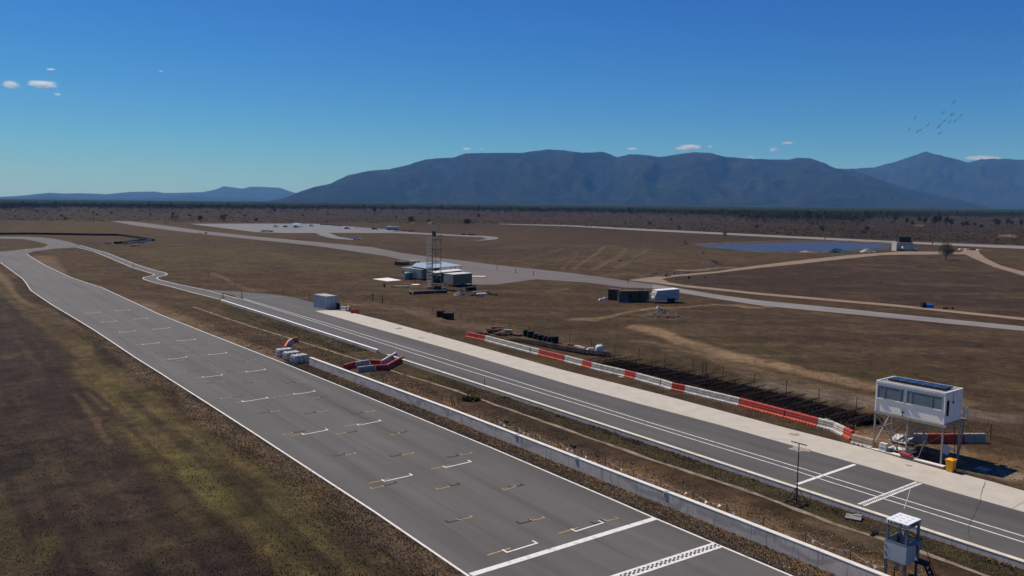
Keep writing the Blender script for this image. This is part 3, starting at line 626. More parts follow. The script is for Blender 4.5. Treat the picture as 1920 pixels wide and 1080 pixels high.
# ------------------------------------------------------------------ clouds (lumps of vapour above the haze)
def cloud_mat(name, dens, seed):
    m = bpy.data.materials.new(name); m.use_nodes = True; t = m.node_tree; N = t.nodes; L = t.links
    N.remove(N['Principled BSDF']); pv = N.new('ShaderNodeVolumePrincipled'); pv.inputs['Color'].default_value = (.90, .96, 1, 1); pv.inputs['Anisotropy'].default_value = 0.45
    tc = N.new('ShaderNodeTexCoord'); ln = N.new('ShaderNodeVectorMath'); ln.operation = 'LENGTH'; L.new(tc.outputs['Object'], ln.inputs[0])
    oi = N.new('ShaderNodeObjectInfo'); ad = N.new('ShaderNodeVectorMath'); ad.operation = 'ADD'; L.new(tc.outputs['Object'], ad.inputs[0]); L.new(oi.outputs['Location'], ad.inputs[1])
    sc = N.new('ShaderNodeMapping'); sc.inputs['Scale'].default_value = (1.6, 1, 1); L.new(ad.outputs[0], sc.inputs[0])
    n = noise(N, L, sc.outputs[0], 2.3, 6, .68)
    fall = rng_map(N, L, ln.outputs['Value'], .1, 1, .30, -.60)
    d = math_n(N, L, 'ADD', math_n(N, L, 'SUBTRACT', n, .36), fall)
    d = math_n(N, L, 'MAXIMUM', d, 0.0); d = math_n(N, L, 'MULTIPLY', d, dens)
    L.new(d, pv.inputs['Density']); L.new(pv.outputs[0], N['Material Output'].inputs['Volume']); return m
cm = cloud_mat('cloud_vapour', .05, 1)
def ico(r=1, s=2):
    me = bpy.data.meshes.new('cloud'); b = bmesh.new(); bmesh.ops.create_icosphere(b, subdivisions=s, radius=r); b.to_mesh(me); b.free(); return me
cme = ico(); cme.materials.append(cm)
CL = [(20, 159, 19, 9, 'small white wedge-shaped cloud at the far left edge of the sky'), (80, 158, 32, 9, 'long ragged white cloud right of the wedge-shaped one at the left of the sky'), (95, 130, 11, 3, 'tiny faint cloud wisp above the ragged cloud at the left'), (108, 177, 9, 4, 'tiny cloud puff below the ragged cloud at the left'),
      (875, 279.5, 11, 4, 'tiny white cloud just above the left shoulder of the mountain range'), (903, 280, 5, 2, 'faintest cloud speck just right of the cloud over the mountain shoulder'), (1185, 279, 14, 4, 'small flat cloud over the middle of the mountain range'), (1292, 277, 34, 9, 'largest white cloud sitting over the middle of the mountain crest'), (1331, 275, 8, 4, 'cloud scrap at the right end of the largest crest cloud'),
      (1450, 281, 11, 6, 'round cloud puff right of the largest crest cloud'), (1477, 268, 17, 3.5, 'thin flat cloud above the round puff over the mountains'), (1844, 297, 42, 6, 'long low white cloud touching the right-hand mountain'), (1408, 294, 9, 3, 'very faint low cloud just above the mountain saddle'), (302, 133, 7, 2, 'lone faint cloud fleck high in the left half of the sky')]
for u, v, w, h, lab in CL:
    dist = 19000 if v < 200 else 30000
    p = D(u, v, dist); k = dist / FPX * 1.25
    c = bpy.data.objects.new('cloud', cme); COL.objects.link(c); c.location = p
    c.scale = (w * k, w * k * .6, h * k); c.rotation_euler = (0, random.uniform(-.06, .06), -math.atan2(p.x, p.y))
    tag(c, lab, 'cloud', 'small clouds in the blue sky')

# ------------------------------------------------------------------ vegetation
def leaf_mat(name, c, c2, var=.5):
    m = bpy.data.materials.new(name); m.use_nodes = True; t = m.node_tree; N = t.nodes; L = t.links
    b = N['Principled BSDF']; b.inputs['Roughness'].default_value = .8; b.inputs['Specular IOR Level'].default_value = .15
    g = N.new('ShaderNodeNewGeometry'); r = g.outputs['Random Per Island']
    n = noise(N, L, g.outputs['Position'], .06, 3, .6)
    k = math_n(N, L, 'ADD', math_n(N, L, 'MULTIPLY', r, .6), math_n(N, L, 'MULTIPLY', n, .4))
    L.new(mix(N, L, rng_map(N, L, k, .2, .8, 0, 1), c, c2), b.inputs['Base Color']); return m
LM = {'gum': leaf_mat('gum_leaves', (.026, .036, .016), (.068, .078, .040)), 'bright': leaf_mat('bright_leaves', (.07, .12, .02), (.12, .17, .04)), 'grey': leaf_mat('grey_leaves', (.075, .085, .055), (.15, .155, .115)),
      'bare': leaf_mat('bare_twigs', (.13, .11, .10), (.24, .21, .19)), 'bush': leaf_mat('bush_leaves', (.025, .035, .014), (.06, .065, .03)), 'scrub': leaf_mat('scrub_leaves', (.012, .011, .005), (.036, .029, .014)), 'far': leaf_mat('forest_leaves', (.024, .036, .018), (.060, .072, .038))}
BARK = mat('gum_bark', (.16, .13, .11), .9, var=.3, scale=3)
def leaf_verts(centers, size, n_per=1, flat=.7, r=rng):
    c = np.repeat(centers, n_per, 0); n = len(c)
    a = r.normal(size=(n, 3)); a /= np.linalg.norm(a, axis=1)[:, None]
    b2 = np.cross(a, r.normal(size=(n, 3))); b2 /= np.linalg.norm(b2, axis=1)[:, None]
    s = (size * r.uniform(.6, 1.3, n))[:, None]
    p0 = c + a * s; p1 = c - a * s * .5 + b2 * s * .7; p2 = c - a * s * .5 - b2 * s * .7
    V = np.stack([p0, p1, p2], 1).reshape(-1, 3)
    return V
def mesh_np(name, V, F, m):
    me = bpy.data.meshes.new(name); V = np.asarray(V, np.float32); F = np.asarray(F, np.int32); k = F.shape[1]
    me.vertices.add(len(V)); me.vertices.foreach_set('co', V.ravel()); me.loops.add(F.size); me.loops.foreach_set('vertex_index', F.ravel())
    me.polygons.add(len(F)); me.polygons.foreach_set('loop_start', np.arange(0, F.size, k, dtype=np.int32)); me.polygons.foreach_set('loop_total', np.full(len(F), k, np.int32))
    me.update(calc_edges=True); me.materials.append(m); return me
def crown_pts(h, w, base, nl, per, r):
    P = []
    for i in range(nl):
        z = base + (h - base) * r.uniform(.25, .95); a = r.uniform(0, 6.28); q = w * .5 * r.uniform(.1, .75) * math.sin(math.pi * min(.95, max(.15, (z - base) / (h - base))) ** .8)
        c = np.array([q * math.cos(a), q * math.sin(a), z]); s = np.array([w * .2, w * .2, (h - base) * .13]) * r.uniform(.7, 1.3)
        g = r.normal(size=(per, 3)); g /= np.maximum(1, np.linalg.norm(g, axis=1)[:, None] / 1.5)
        P.append(c + g * s)
    return np.concatenate(P)
def tree_proto(kind, h, w, base, nl, per, leaf, seed, fork=True):
    r = np.random.default_rng(seed)
    P = crown_pts(h, w, base, nl, per, r); V = leaf_verts(P, np.full(len(P), leaf), 1, r=r)
    crown = mesh_np('crown', V, np.arange(len(V)).reshape(-1, 3), LM[kind])
    mb = MB(); tr = h * .022 + .05
    top = Vector((r.uniform(-.3, .3), r.uniform(-.3, .3), base + (h - base) * .35))
    mb.cyl((0, 0, -.1), top, tr * 1.5, tr * .8, 7)
    for i in range(5 if fork else 3):
        a = r.uniform(0, 6.28); e = Vector((math.cos(a) * w * .3, math.sin(a) * w * .3, base + (h - base) * r.uniform(.5, .85)))
        st = Vector((0, 0, 0)).lerp(top, r.uniform(.55, 1)); mb.cyl(st, e, tr * .6, tr * .2, 5)
    return crown, mb.mesh('trunk', BARK)
PROT = {}
for kk, args in {'gum1': ('gum', 11, 7, 3.5, 14, 26, .55, 1), 'gum2': ('gum', 13, 6, 4.5, 13, 26, .55, 2), 'gum3': ('gum', 9, 7, 2.5, 12, 26, .5, 3), 'bright': ('bright', 8, 8, 1.5, 18, 40, .40, 4), 'grey': ('grey', 6.6, 7.2, 1.3, 34, 90, .20, 5),
                 'bare': ('bare', 9, 8, 2, 18, 16, .35, 6), 'bush': ('bush', 4.2, 6.5, .2, 14, 40, .35, 7), 'shrub': ('bush', 2.4, 2.6, .1, 8, 16, .25, 8), 'clump': ('gum', 7, 11, .5, 20, 40, .5, 9)}.items():
    PROT[kk] = tree_proto(*args)
def plant(kind, p, s, label, group, cat='tree', name='gum_tree', rz=None):
    o = empty(name, p, random.uniform(0, 6.28) if rz is None else rz, label, cat, group); o.scale = (s * random.uniform(.9, 1.1), s * random.uniform(.9, 1.1), s)
    for nm, me in (('crown', PROT[kind][0]), ('trunk', PROT[kind][1])):
        c = bpy.data.objects.new(nm, me); COL.objects.link(c); c.parent = o
    return o
SPECIAL = [('grey', 1773, 488, 1.0, 'grey-green round-crowned tree standing alone in the dark paddock near the dam', 'shade_tree'),
           ('bright', 771, 422, 1.0, 'bright green bushy tree behind the skid pan', 'shade_tree'), ('clump', 876, 422.5, .8, 'wide dark thicket right of the bright green tree', 'tree_clump'), ('bush', 804, 416, .75, 'small dark bush between the bright green tree and the thicket', 'bush'),
           ('gum2', 702, 406, 1.0, 'thin dark tree alone in the scrub behind the skid pan', 'gum_tree'), ('gum3', 516, 399, .9, 'flat-topped dark tree in the scrub left of the range front', 'gum_tree'), ('bare', 330, 418.3, .95, 'pale leafless tree by the far left end of the airstrip', 'bare_tree'),
           ('gum3', 376, 418, .85, 'small tree right of the pale leafless tree', 'gum_tree'), ('bright', 418, 417.5, .9, 'light green tree at the left end of the skid pan', 'shade_tree'), ('shrub', 743, 410.5, 1.5, 'dark shrub in the scrub left of the bright green tree', 'shrub'),
           ('bush', 1218, 421, .72, 'dark round bush nearer of the two in the scrub beyond the far road', 'bush'), ('bush', 1258, 414.5, .75, 'dark round bush farther of the two in the scrub beyond the far road', 'bush'), ('bush', 1273, 428, .5, 'low brown bush just beyond the far road', 'bush'), ('bright', 1401, 413, .75, 'light green tree in the scrub left of the right-hand gum woodland', 'shade_tree'),
           ('gum3', 1431, 414, .7, 'small grey tree beside the light green tree at the woodland', 'gum_tree'), ('shrub', 1359, 443.5, 1.4, 'low shrub on the near side of the far road', 'shrub'), ('bush', 580, 398, .4, 'low dark bush far off behind the skid pan', 'bush')]
for kind, u, v, s, lab, nm in SPECIAL: plant(kind, G(u, v), s, lab, None, 'bush' if 'bush' in nm or 'shrub' in nm else 'tree', nm)
RG = [(1678, 423, 'gum2', .9), (1700, 424, 'gum1', .8), (1710, 424, 'gum3', .7), (1722, 424, 'gum2', .85), (1733, 425, 'gum1', .9), (1752, 428, 'gum1', 1.1), (1761, 428, 'gum2', 1.05), (1774, 427, 'gum1', 1.0), (1783, 427, 'gum3', 1.1), (1805, 428, 'gum3', .8), (1813, 428, 'gum3', .9), (1827, 426, 'gum3', .65), (1840, 427, 'bush', .8), (1866, 425, 'gum1', .8), (1872, 426, 'gum3', 1.0), (1889, 426, 'gum1', .85), (1897, 425, 'gum3', .8), (1914, 428, 'gum1', .8), (1925, 428, 'gum2', .8), (1600, 419, 'gum1', .9), (1615, 420, 'gum3', .8), (1628, 419, 'gum2', .8), (1518, 418, 'gum1', .9), (1490, 416, 'gum3', .9), (1480, 415, 'gum1', .95)]
RG.sort()
ORD0 = ['first', 'second', 'third', 'fourth', 'fifth', 'sixth', 'seventh', 'eighth', 'ninth', 'tenth', 'eleventh', 'twelfth', 'thirteenth', 'fourteenth', 'fifteenth', 'sixteenth', 'seventeenth', 'eighteenth', 'nineteenth', 'twentieth', 'twenty-first', 'twenty-second', 'twenty-third', 'twenty-fourth', 'twenty-fifth']
for i_, (u, v, k, s) in enumerate(RG): plant(k, G(u, v), s, f'{ORD0[i_]} from the left of the gum trees standing apart before the right forest', 'gum trees scattered in front of the forest at the right')
FB = [(-300, 391), (0, 392), (150, 391), (300, 393), (480, 394), (600, 394), (800, 395), (940, 398), (1100, 400), (1250, 403), (1350, 406), (1420, 412), (1520, 415), (1600, 416), (1640, 412), (1700, 409), (1800, 407), (1920, 409), (2200, 416)]
fbu = [p[0] for p in FB]; fbv = [p[1] for p in FB]
for i in range(165):
    u = -15 + 1955 * (i + random.random()) / 165; vb = float(np.interp(u, fbu, fbv)); v = vb + random.choice((0, 0, -.4, -.8, .5, 1.2, 3.0)) * random.random()
    reg = 'left' if u < 640 else 'middle' if u < 1280 else 'right'
    plant(random.choice(('gum1', 'gum2', 'gum3')), G(u, v), random.uniform(.75, 1.15), f'dark gum tree at the front edge of the far forest, {reg} third of view', f'gum trees along the {reg} front of the far forest')
for i in range(46):
    u = random.uniform(0, 1920); vb = float(np.interp(u, fbu, fbv)); lim = float(np.interp(u, (0, 600, 1000, 1440, 1920), (411, 416, 418, 436, 455))); v = random.uniform(vb + 3, lim)
    reg = 'left' if u < 640 else 'middle' if u < 1280 else 'right'
    plant(random.choice(('shrub', 'shrub', 'bush', 'gum3')), G(u, v), random.uniform(.35, .8), f'low dark bush dotted in the brown scrub in the {reg} third of the view', f'bushes dotted over the {reg} scrub plain', 'bush', 'bush')
# the forest behind its front edge: leaf clumps, then a canopy sheet to the foot of the hills
def scatter(n, vfun, hmin, hmax, wid, nl, leaf, name, m, zlo, seed, usp=(-150, 2100)):
    r = np.random.default_rng(seed); u = r.uniform(*usp, n); v = vfun(u, r)
    d = FPX * H / np.maximum(v - (371.5 + .0097 * u), .5)
    x = (u - 960) / FPX * d; y = d * (1 - 0.0)
    h = r.uniform(hmin, hmax, n); w = r.uniform(.7, 1.3, n) * wid
    q = r.normal(size=(n, nl, 3)) * .33
    P = np.stack([x[:, None] + q[..., 0] * w[:, None], y[:, None] + q[..., 1] * w[:, None], h[:, None] * (zlo + (1 - zlo) * np.clip(.55 + q[..., 2] * .9, 0, 1))], -1).reshape(-1, 3)
    V = leaf_verts(P, np.full(len(P), leaf), 1, r=r)
    o = bpy.data.objects.new(name, mesh_np(name, V, np.arange(len(V)).reshape(-1, 3), m)); COL.objects.link(o); o['kind'] = 'stuff'; return o
hv = lambda u: 371.5 + .0097 * u
fr = lambda u: np.interp(u, fbu, fbv)
scatter(6500, lambda u, r: hv(u) + 7 + (fr(u) - hv(u) - 7) * r.uniform(0, 1, len(u)) ** .7, 7, 13, 8.5, 26, .95, 'far_forest', LM['far'], .35, 101)
scatter(6500, lambda u, r: hv(u) + 3.2 + 7 * r.uniform(0, 1, len(u)), 8, 13, 16, 12, 2.3, 'far_forest', LM['far'], .35, 102)
scatter(3500, lambda u, r: hv(u) + 8 + (fr(u) - hv(u) - 7) * r.uniform(0, 1, len(u)), 6, 12, 9, 26, .95, 'far_forest', LM['far'], .3, 104, (1380, 2150))
scatter(3000, lambda u, r: fr(u) - 6 * r.uniform(0, 1, len(u)) ** 1.5, 5, 10, 8, 22, .85, 'far_forest', LM['far'], .2, 105, (-100, 1420))
scatter(1500, lambda u, r: fr(u) + 9 * r.uniform(0, 1, len(u)) ** 1.8, 2.5, 6, 5, 18, .55, 'open_woodland', LM['far'], .2, 106)
scatter(12000, lambda u, r: fr(u) + (np.interp(u, (0, 600, 1000, 1440, 1920), (413, 418, 421, 440, 460)) - fr(u)) * r.uniform(0, 1, len(u)), .3, 1.2, 2.2, 6, .34, 'scrub', LM['scrub'], 0, 103)
def canopy():
    az = np.linspace(-.78, .78, 700); R = np.geomspace(2600, 12500, 60); A, RR = np.meshgrid(az, R)
    x = RR * np.sin(A); y = RR * np.cos(A); z = 6 + 6 * fbm(A * 1400, RR / 60, 3, 9) + rng.uniform(0, 2.5, A.shape); z[0] = -1; z[-1] = -1
    na = 700; i = np.arange(59)[:, None]; j = np.arange(na - 1)[None, :]
    F = np.stack([i * na + j, i * na + j + 1, (i + 1) * na + j + 1, (i + 1) * na + j], -1).reshape(-1, 4)
    m = mat('canopy', (.034, .044, .026), 1, var=.4, scale=.02, detail=8, spec=0, col2=(.022, .030, .018))
    o = bpy.data.objects.new('forest_canopy', mesh_np('forest_canopy', np.stack([x, y, z], -1).reshape(-1, 3), F, m)); COL.objects.link(o); o['kind'] = 'stuff'
canopy()
# grass tufts near the camera, each a few blades
def tufts(name, x, y, size, m, seed, nb=4):
    r = np.random.default_rng(seed); n = len(x); s = size * r.uniform(.5, 1.4, n)
    base = np.stack([x, y, np.zeros(n)], -1)
    a = r.uniform(0, 2 * math.pi, (n, nb)); lean = r.uniform(.2, .9, (n, nb))
    dx = np.cos(a); dy = np.sin(a)
    tip = base[:, None] + np.stack([dx * lean, dy * lean, np.ones_like(a) * r.uniform(.6, 1, (n, nb))], -1) * s[:, None, None]
    wd = np.stack([-dy, dx, np.zeros_like(a)], -1) * s[:, None, None] * .22
    off = np.stack([dx, dy, np.zeros_like(a)], -1) * s[:, None, None] * .15
    V = np.stack([base[:, None] + off - wd, base[:, None] + off + wd, tip], 2).reshape(-1, 3)
    o = bpy.data.objects.new(name, mesh_np(name, V, np.arange(len(V)).reshape(-1, 3), m)); COL.objects.link(o); o['kind'] = 'stuff'; return o
TM = {'straw': leaf_mat('straw_blades', (.15, .115, .075), (.38, .31, .21)), 'dark': leaf_mat('dead_blades', (.050, .038, .030), (.16, .125, .090)), 'green': leaf_mat('green_blades', (.085, .080, .030), (.21, .19, .085)), 'brown': leaf_mat('brown_blades', (.085, .063, .044), (.23, .175, .12))}
def along(P, w0, w1, n, seed, step=1):
    r = np.random.default_rng(seed); L = [(b - a).length for a, b in zip(P, P[1:])]; c = np.cumsum([0] + L); t = r.uniform(0, c[-1], n); t = t
    k = np.clip(np.searchsorted(c, t) - 1, 0, len(L) - 1); f = (t - c[k]) / np.array(L)[k]; A = np.array([(p.x, p.y) for p in P])
    p = A[k] + (A[k + 1] - A[k]) * f[:, None]; d = A[k + 1] - A[k]; d /= np.linalg.norm(d, axis=1)[:, None]; s = np.stack([-d[:, 1], d[:, 0]], -1)
    o = w0 + (w1 - w0) * r.uniform(0, 1, n) ** 1.3
    q = p + s * o[:, None]; return q[:, 0], q[:, 1]
TL = GP(TRACK_L[1:13]); TR = GP(TRACK_R[9:16]); KB2 = GP(KERB2, 0); KB1 = GP(KERB1, 0)
ok = lambda x, y, z=0: (lambda uv: (uv[0] > -60) & (uv[0] < 1980) & (uv[1] < 1120) & (uv[1] > 380))(project(x, np.maximum(y, 5), z))
def field(n, poly, seed):
    r = np.random.default_rng(seed); us = [p[0] for p in poly]; vs = [p[1] for p in poly]; u = r.uniform(min(us), max(us), n); v = r.uniform(min(vs), max(vs), n)
    k = in_poly(u, v, poly); u = u[k]; v = v[k]; P = np.array([ray(a, b) for a, b in zip(u, v)]); t = -H / P[:, 2]; return P[:, 0] * t, P[:, 1] * t
x, y = along(TL, -.15, -3.2, 20000, 1); k = ok(x, y); tufts('dry_grass', x[k], y[k], .075, TM['brown'], 1)
x, y = along(TL, -.15, -2.6, 9000, 51); k = ok(x, y); tufts('dry_grass', x[k], y[k], .07, TM['straw'], 51)
x, y = along(TR, .15, 2.6, 14000, 2); k = ok(x, y); tufts('dry_grass', x[k], y[k], .10, TM['brown'], 2)
x, y = along(TR, .15, 2.6, 14000, 22); k = ok(x, y); tufts('dry_grass', x[k], y[k], .10, TM['straw'], 22)
x, y = field(26000, [(-20, 520), (40, 545), (180, 640), (470, 830), (690, 975), (860, 1095), (-20, 1100)], 3); k = rng.random(len(x)) < .25 + .75 * sstep(.35, .6, fbm(x / 6, y / 6, 4, 8)); tufts('mown_grass', x[k], y[k], .075, TM['dark'], 3)
x, y = field(22000, [(40, 590), (180, 640), (470, 830), (690, 975), (860, 1095), (500, 1100), (280, 850)], 4); k = rng.random(len(x)) < sstep(.38, .62, fbm(x / 6, y / 6, 4, 18)); tufts('green_grass', x[k], y[k], .085, TM['green'], 4)
WP = [p + PERP * .5 for p in GP(WALL, 1.03)]
x, y = along(WP, .1, 4.6, 16000, 5); k = ok(x, y); tufts('dry_grass', x[k], y[k], .10, TM['straw'], 5)
x, y = along(KB2[1:], -.1, -3.6, 12000, 6); k = ok(x, y); tufts('dry_grass', x[k], y[k], .09, TM['brown'], 6)
x, y = along(KB2[2:], -.15, -1.9, 7000, 7); k = ok(x, y) & (vnoise(x / 1.6, y / 1.6, 5) > .62); tufts('green_grass', x[k], y[k], .15, TM['green'], 7)
x, y = along(KB1, -.3, -5, 7000, 8); tufts('green_grass', x, y, .10, TM['green'], 8)
x, y = field(14000, [(480, 600), (700, 668), (860, 760), (700, 720), (540, 680), (380, 615), (300, 570)], 9); tufts('dry_grass', x, y, .14, TM['brown'], 9)
x, y = field(26000, [(860, 605), (1060, 645), (1640, 780), (1960, 850), (1960, 930), (1600, 830), (1240, 735), (860, 636)], 10); tufts('dry_grass', x, y, .09, TM['brown'], 10)
x, y = field(15000, [(700, 590), (1640, 600), (1960, 760), (1960, 840), (1060, 640)], 11); tufts('dry_grass', x, y, .10, TM['straw'], 11)

# ================================================================== THINGS
M['galv'] = mat('galvanised_steel', (.32, .30, .265), .65, .25, var=.12, scale=4)
M['dark_steel'] = mat('dark_steel', (.045, .042, .042), .5, .4, var=.2, scale=5)
M['rust'] = mat('rusty_steel', (.060, .034, .025), .9, .1, var=.4, scale=4, col2=(.028, .018, .015))
M['red_plastic'] = mat('red_plastic', (.56, .065, .040), .6, var=.15, scale=2.2, col2=(.34, .060, .045), detail=8)
M['orange_plastic'] = mat('orange_plastic', (.75, .16, .05), .5, var=.15, scale=1.3)
M['white_plastic'] = mat('white_plastic', (.76, .74, .69), .6, var=.1, scale=2.0, col2=(.44, .42, .38), detail=8)
M['white_body'] = mat('weathered_shaded_white_plastic', (.66, .61, .50), .6, var=.1, scale=2.0, col2=(.33, .30, .24), detail=8)  # weathered white, with the shade of the ribbed faces greyed into the colour
M['grey_plastic'] = mat('weathered_plastic', (.44, .40, .31), .6, var=.15, scale=1.2, col2=(.27, .24, .18))
M['tan_plastic'] = mat('yellowed_plastic', (.46, .38, .25), .6, var=.15, scale=1.2, col2=(.25, .19, .12))
M['white_panel'] = mat('white_cabin_panel', (.92, .86, .74), .6, var=.05, scale=.8, col2=(.80, .74, .63), stretch=(1, 1, 5))
M['roof_panel'] = mat('roof_sheet', (.52, .49, .44), .6, var=.12, scale=1.2, col2=(.33, .29, .25))
M['black'] = mat('black_rubber', (.014, .014, .015), .75, var=.3, scale=5)
M['shadow_dark'] = mat('dark_opening', (.02, .02, .022), .8)
M['glass'] = mat('tinted_glass', (.10, .145, .165), .08, var=.1, scale=.6, spec=.9, col2=(.19, .25, .27))
M['solar'] = mat('solar_cells', (.012, .020, .048), .25, var=.1, scale=2, spec=.25)
M['bin'] = mat('bin_plastic', (.85, .36, .015), .45, var=.08, scale=2)
M['bluegrey'] = mat('blue_grey_paint', (.46, .48, .47), .45, var=.06, scale=2.5, col2=(.39, .41, .41))
M['postgrey'] = mat('post_paint', (.15, .17, .19), .5, .2, var=.1, scale=3)
M['white_sheet'] = mat('white_roof_sheet', (.80, .80, .78), .5, var=.04, scale=3, col2=(.70, .72, .73))
M['flag'] = mat('flag_vinyl', (.85, .80, .80), .6, var=.05, scale=3)
M['flag2'] = mat('flag_vinyl_pink', (.75, .40, .42), .6, var=.05, scale=3)
M['wood'] = mat('weathered_wood', (.15, .10, .06), .9, var=.3, scale=5)
M['rubble'] = mat('rubble_stone', (.12, .10, .085), .95, var=.4, scale=1.5)
M['container'] = mat('container_paint', (.56, .56, .52), .5, .2, var=.1, scale=1.4, col2=(.34, .35, .35), stretch=(1, 1, .3))
M['container_roof'] = mat('container_roof', (.50, .47, .42), .6, var=.15, scale=1.5, col2=(.30, .27, .24))
M['green_paint'] = mat('green_container_paint', (.052, .050, .026), .6, var=.2, scale=1.5)
M['redbrown'] = mat('red_container_paint', (.12, .048, .033), .6, var=.2, scale=1.5)
M['tank_green'] = mat('green_tank', (.07, .16, .125), .45, var=.1, scale=2)
M['hut'] = mat('cream_hut_wall', (.66, .56, .38), .7, var=.1, scale=1)
M['hut_brown'] = mat('brown_hut_wall', (.24, .165, .095), .7, var=.1, scale=1)
M['hut_dark'] = mat('dark_hut_wall', (.05, .042, .036), .7, var=.1, scale=1)
M['blue_roof'] = mat('blue_grey_roof', (.28, .37, .44), .5, var=.05, scale=.6)
M['blockwork'] = mat('block_wall', (.43, .40, .33), .85, var=.1, scale=1)

ORD = ['first', 'second', 'third', 'fourth', 'fifth', 'sixth', 'seventh', 'eighth', 'ninth', 'tenth', 'eleventh', 'twelfth', 'thirteenth', 'fourteenth', 'fifteenth', 'sixteenth', 'seventeenth', 'eighteenth', 'nineteenth', 'twentieth', 'twenty-first', 'twenty-second', 'twenty-third', 'twenty-fourth', 'twenty-fifth', 'twenty-sixth', 'twenty-seventh', 'twenty-eighth', 'twenty-ninth', 'thirtieth']

# ---------------- concrete pit wall
def wall_run(name, P, h, th, plen, m_face, m_top, label, cat, gap=.03, part='wall_panel', cap='coping', capm=None):
    root = empty(name, P[0].copy(), 0, label, cat); root.location.z = 0; o0 = Vector((P[0].x, P[0].y, 0))
    total = [(b - a) for a, b in zip(P, P[1:])]
    pts = subdiv([Vector((p.x, p.y, 0)) for p in P], plen)
    for a, b in zip(pts, pts[1:]):
        d = (b - a).normalized(); n = Vector((-d.y, d.x, 0)); L = (b - a).length
        mb = MB(); mb.box((0, th / 2, h / 2 - .03), (L - gap, th - .01, h - .05 + .06))
        o = mb.build(part, m_face, root); c = (a + b) / 2; put(o, c - o0, math.atan2(d.y, d.x))
        mb = MB(); mb.box((0, th / 2, h - .015 + .012), (L - .012, th + .02, .05))
        o = mb.build(cap, m_top, root); put(o, c - o0, math.atan2(d.y, d.x))
    return root, pts
WP3 = [Vector((p.x, p.y, 0)) for p in GP(WALL, 1.03)]
pw, wpts = wall_run('pit_wall', WP3, 1.03, .34, 3.72, M['concrete_wall'], M['concrete_top'], 'long grey concrete wall between the straight and the grassy median', 'wall')
core = MB()
for a, b in zip(WP3, WP3[1:]):
    d = (b - a).normalized(); n = Vector((-d.y, d.x, 0)); o0 = WP3[0]
    core.bar(a - o0 + n * .17 + Vector((0, 0, .45)), b - o0 + n * .17 + Vector((0, 0, .45)), .2, .9)
core.build('wall_core', M['concrete_wall'], pw)
def on_line(P, u):      # point on a ground polyline nearest photo column u
    best = None
    for a, b in zip(P, P[1:]):
        for j in range(60):
            p = a.lerp(b, j / 60); uu = float(project(p.x, p.y, p.z)[0])
            if best is None or abs(uu - u) < best[0]: best = (abs(uu - u), p, (b - a).normalized())
    return best[1], best[2]
WT = GP(WALL, 1.03)
for u, lab in ((966, 'farthest'), (1082, 'middle'), (1248.5, 'nearest')):
    p, d = on_line(WT, u); r = empty('number_plate', (p.x, p.y, .80), math.atan2(d.y, d.x), f'small pale blue plate on the wall face, {lab} of the three', 'plate', 'number plates on the pit wall')
    mb = MB(); mb.box((0, -.02, 0.02), (.26, .03, .40)); mb.box((0, .12, .27), (.26, .30, .03)); mb.build('plate', mat('plate_blue_white', (.62, .60, .55), .4), r)
    mb = MB()
    for c, s in (((-.06, -.04, .02), (.03, .01, .24)), ((.06, -.04, .02), (.03, .01, .24)), ((0, -.04, .13), (.12, .01, .03)), ((0, -.04, -.09), (.12, .01, .03))): mb.box(c, s)
    mb.build('numeral', M['shadow_dark'], r)
K1 = [Vector((p.x, p.y, 0)) for p in GP(KERB1, .42)]; K2 = [Vector((p.x, p.y, 0)) for p in GP(KERB2, .42)]
wall_run('kerb_wall', K1, .42, .36, 4.0, M['concrete_wall'], M['kerb_white'], 'low concrete kerb wall with white top at the far end of pit lane', 'kerb', .012, 'kerb_block', 'kerb_top')
wall_run('kerb_wall', K2, .42, .36, 4.0, M['concrete_wall'], M['kerb_cream'], 'long low concrete kerb wall with cream top beside the pit lane', 'kerb', .012, 'kerb_block', 'kerb_top')

# ---------------- plastic barriers
def barrier_meshes(L):
    h = .95
    prof = [(.26, .16), (.19, .24), (.19, .34), (.12, .38), (.12, .43), (.18, .46), (.18, .58), (.11, .62), (.11, .67), (.165, .70), (.155, .88), (.12, .95), (-.12, .95), (-.155, .88), (-.165, .70), (-.11, .67), (-.11, .62), (-.18, .58), (-.18, .46), (-.12, .43), (-.12, .38), (-.19, .34), (-.19, .24), (-.26, .16)]
    mb = MB(); mb.prism([(y, z) for y, z in prof if z >= .16], -L / 2 + .02, L / 2 - .02)
    mb.box((0, 0, .965), (L * .12, .1, .03))
    ft = MB()
    n = 5
    for i in range(n):
        x = -L / 2 + L * (i + .5) / n; ft.box((x, 0, .10), (L / n * .62, .74, .19))
    ft.box((0, 0, .13), (L - .04, .50, .06))
    return mb, ft
BM = {}
def barrier(a, b, color, label, group, foot=None, lens=None):
    a = Vector((a.x, a.y, 0)); b = Vector((b.x, b.y, 0)); L = (b - a).length; key = (round(L, 1), color, foot)
    if key not in BM:
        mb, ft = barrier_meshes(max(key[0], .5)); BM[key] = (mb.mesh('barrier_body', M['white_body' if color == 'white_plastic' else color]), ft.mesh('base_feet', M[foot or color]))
    d = (b - a).normalized(); n = Vector((-d.y, d.x, 0))
    r = empty('plastic_barrier', (a + b) / 2 + n * .26, math.atan2(d.y, d.x), label, 'barrier', group)
    r.scale.x = L / max(key[0], .5); r.scale.z = .88; r.rotation_euler.z += random.uniform(-.018, .018); r.location += n * random.uniform(-.03, .03)
    for nm, me in zip(('barrier_body', 'base_feet'), BM[key]):
        o = bpy.data.objects.new(nm, me); COL.objects.link(o); o.parent = r
    return r
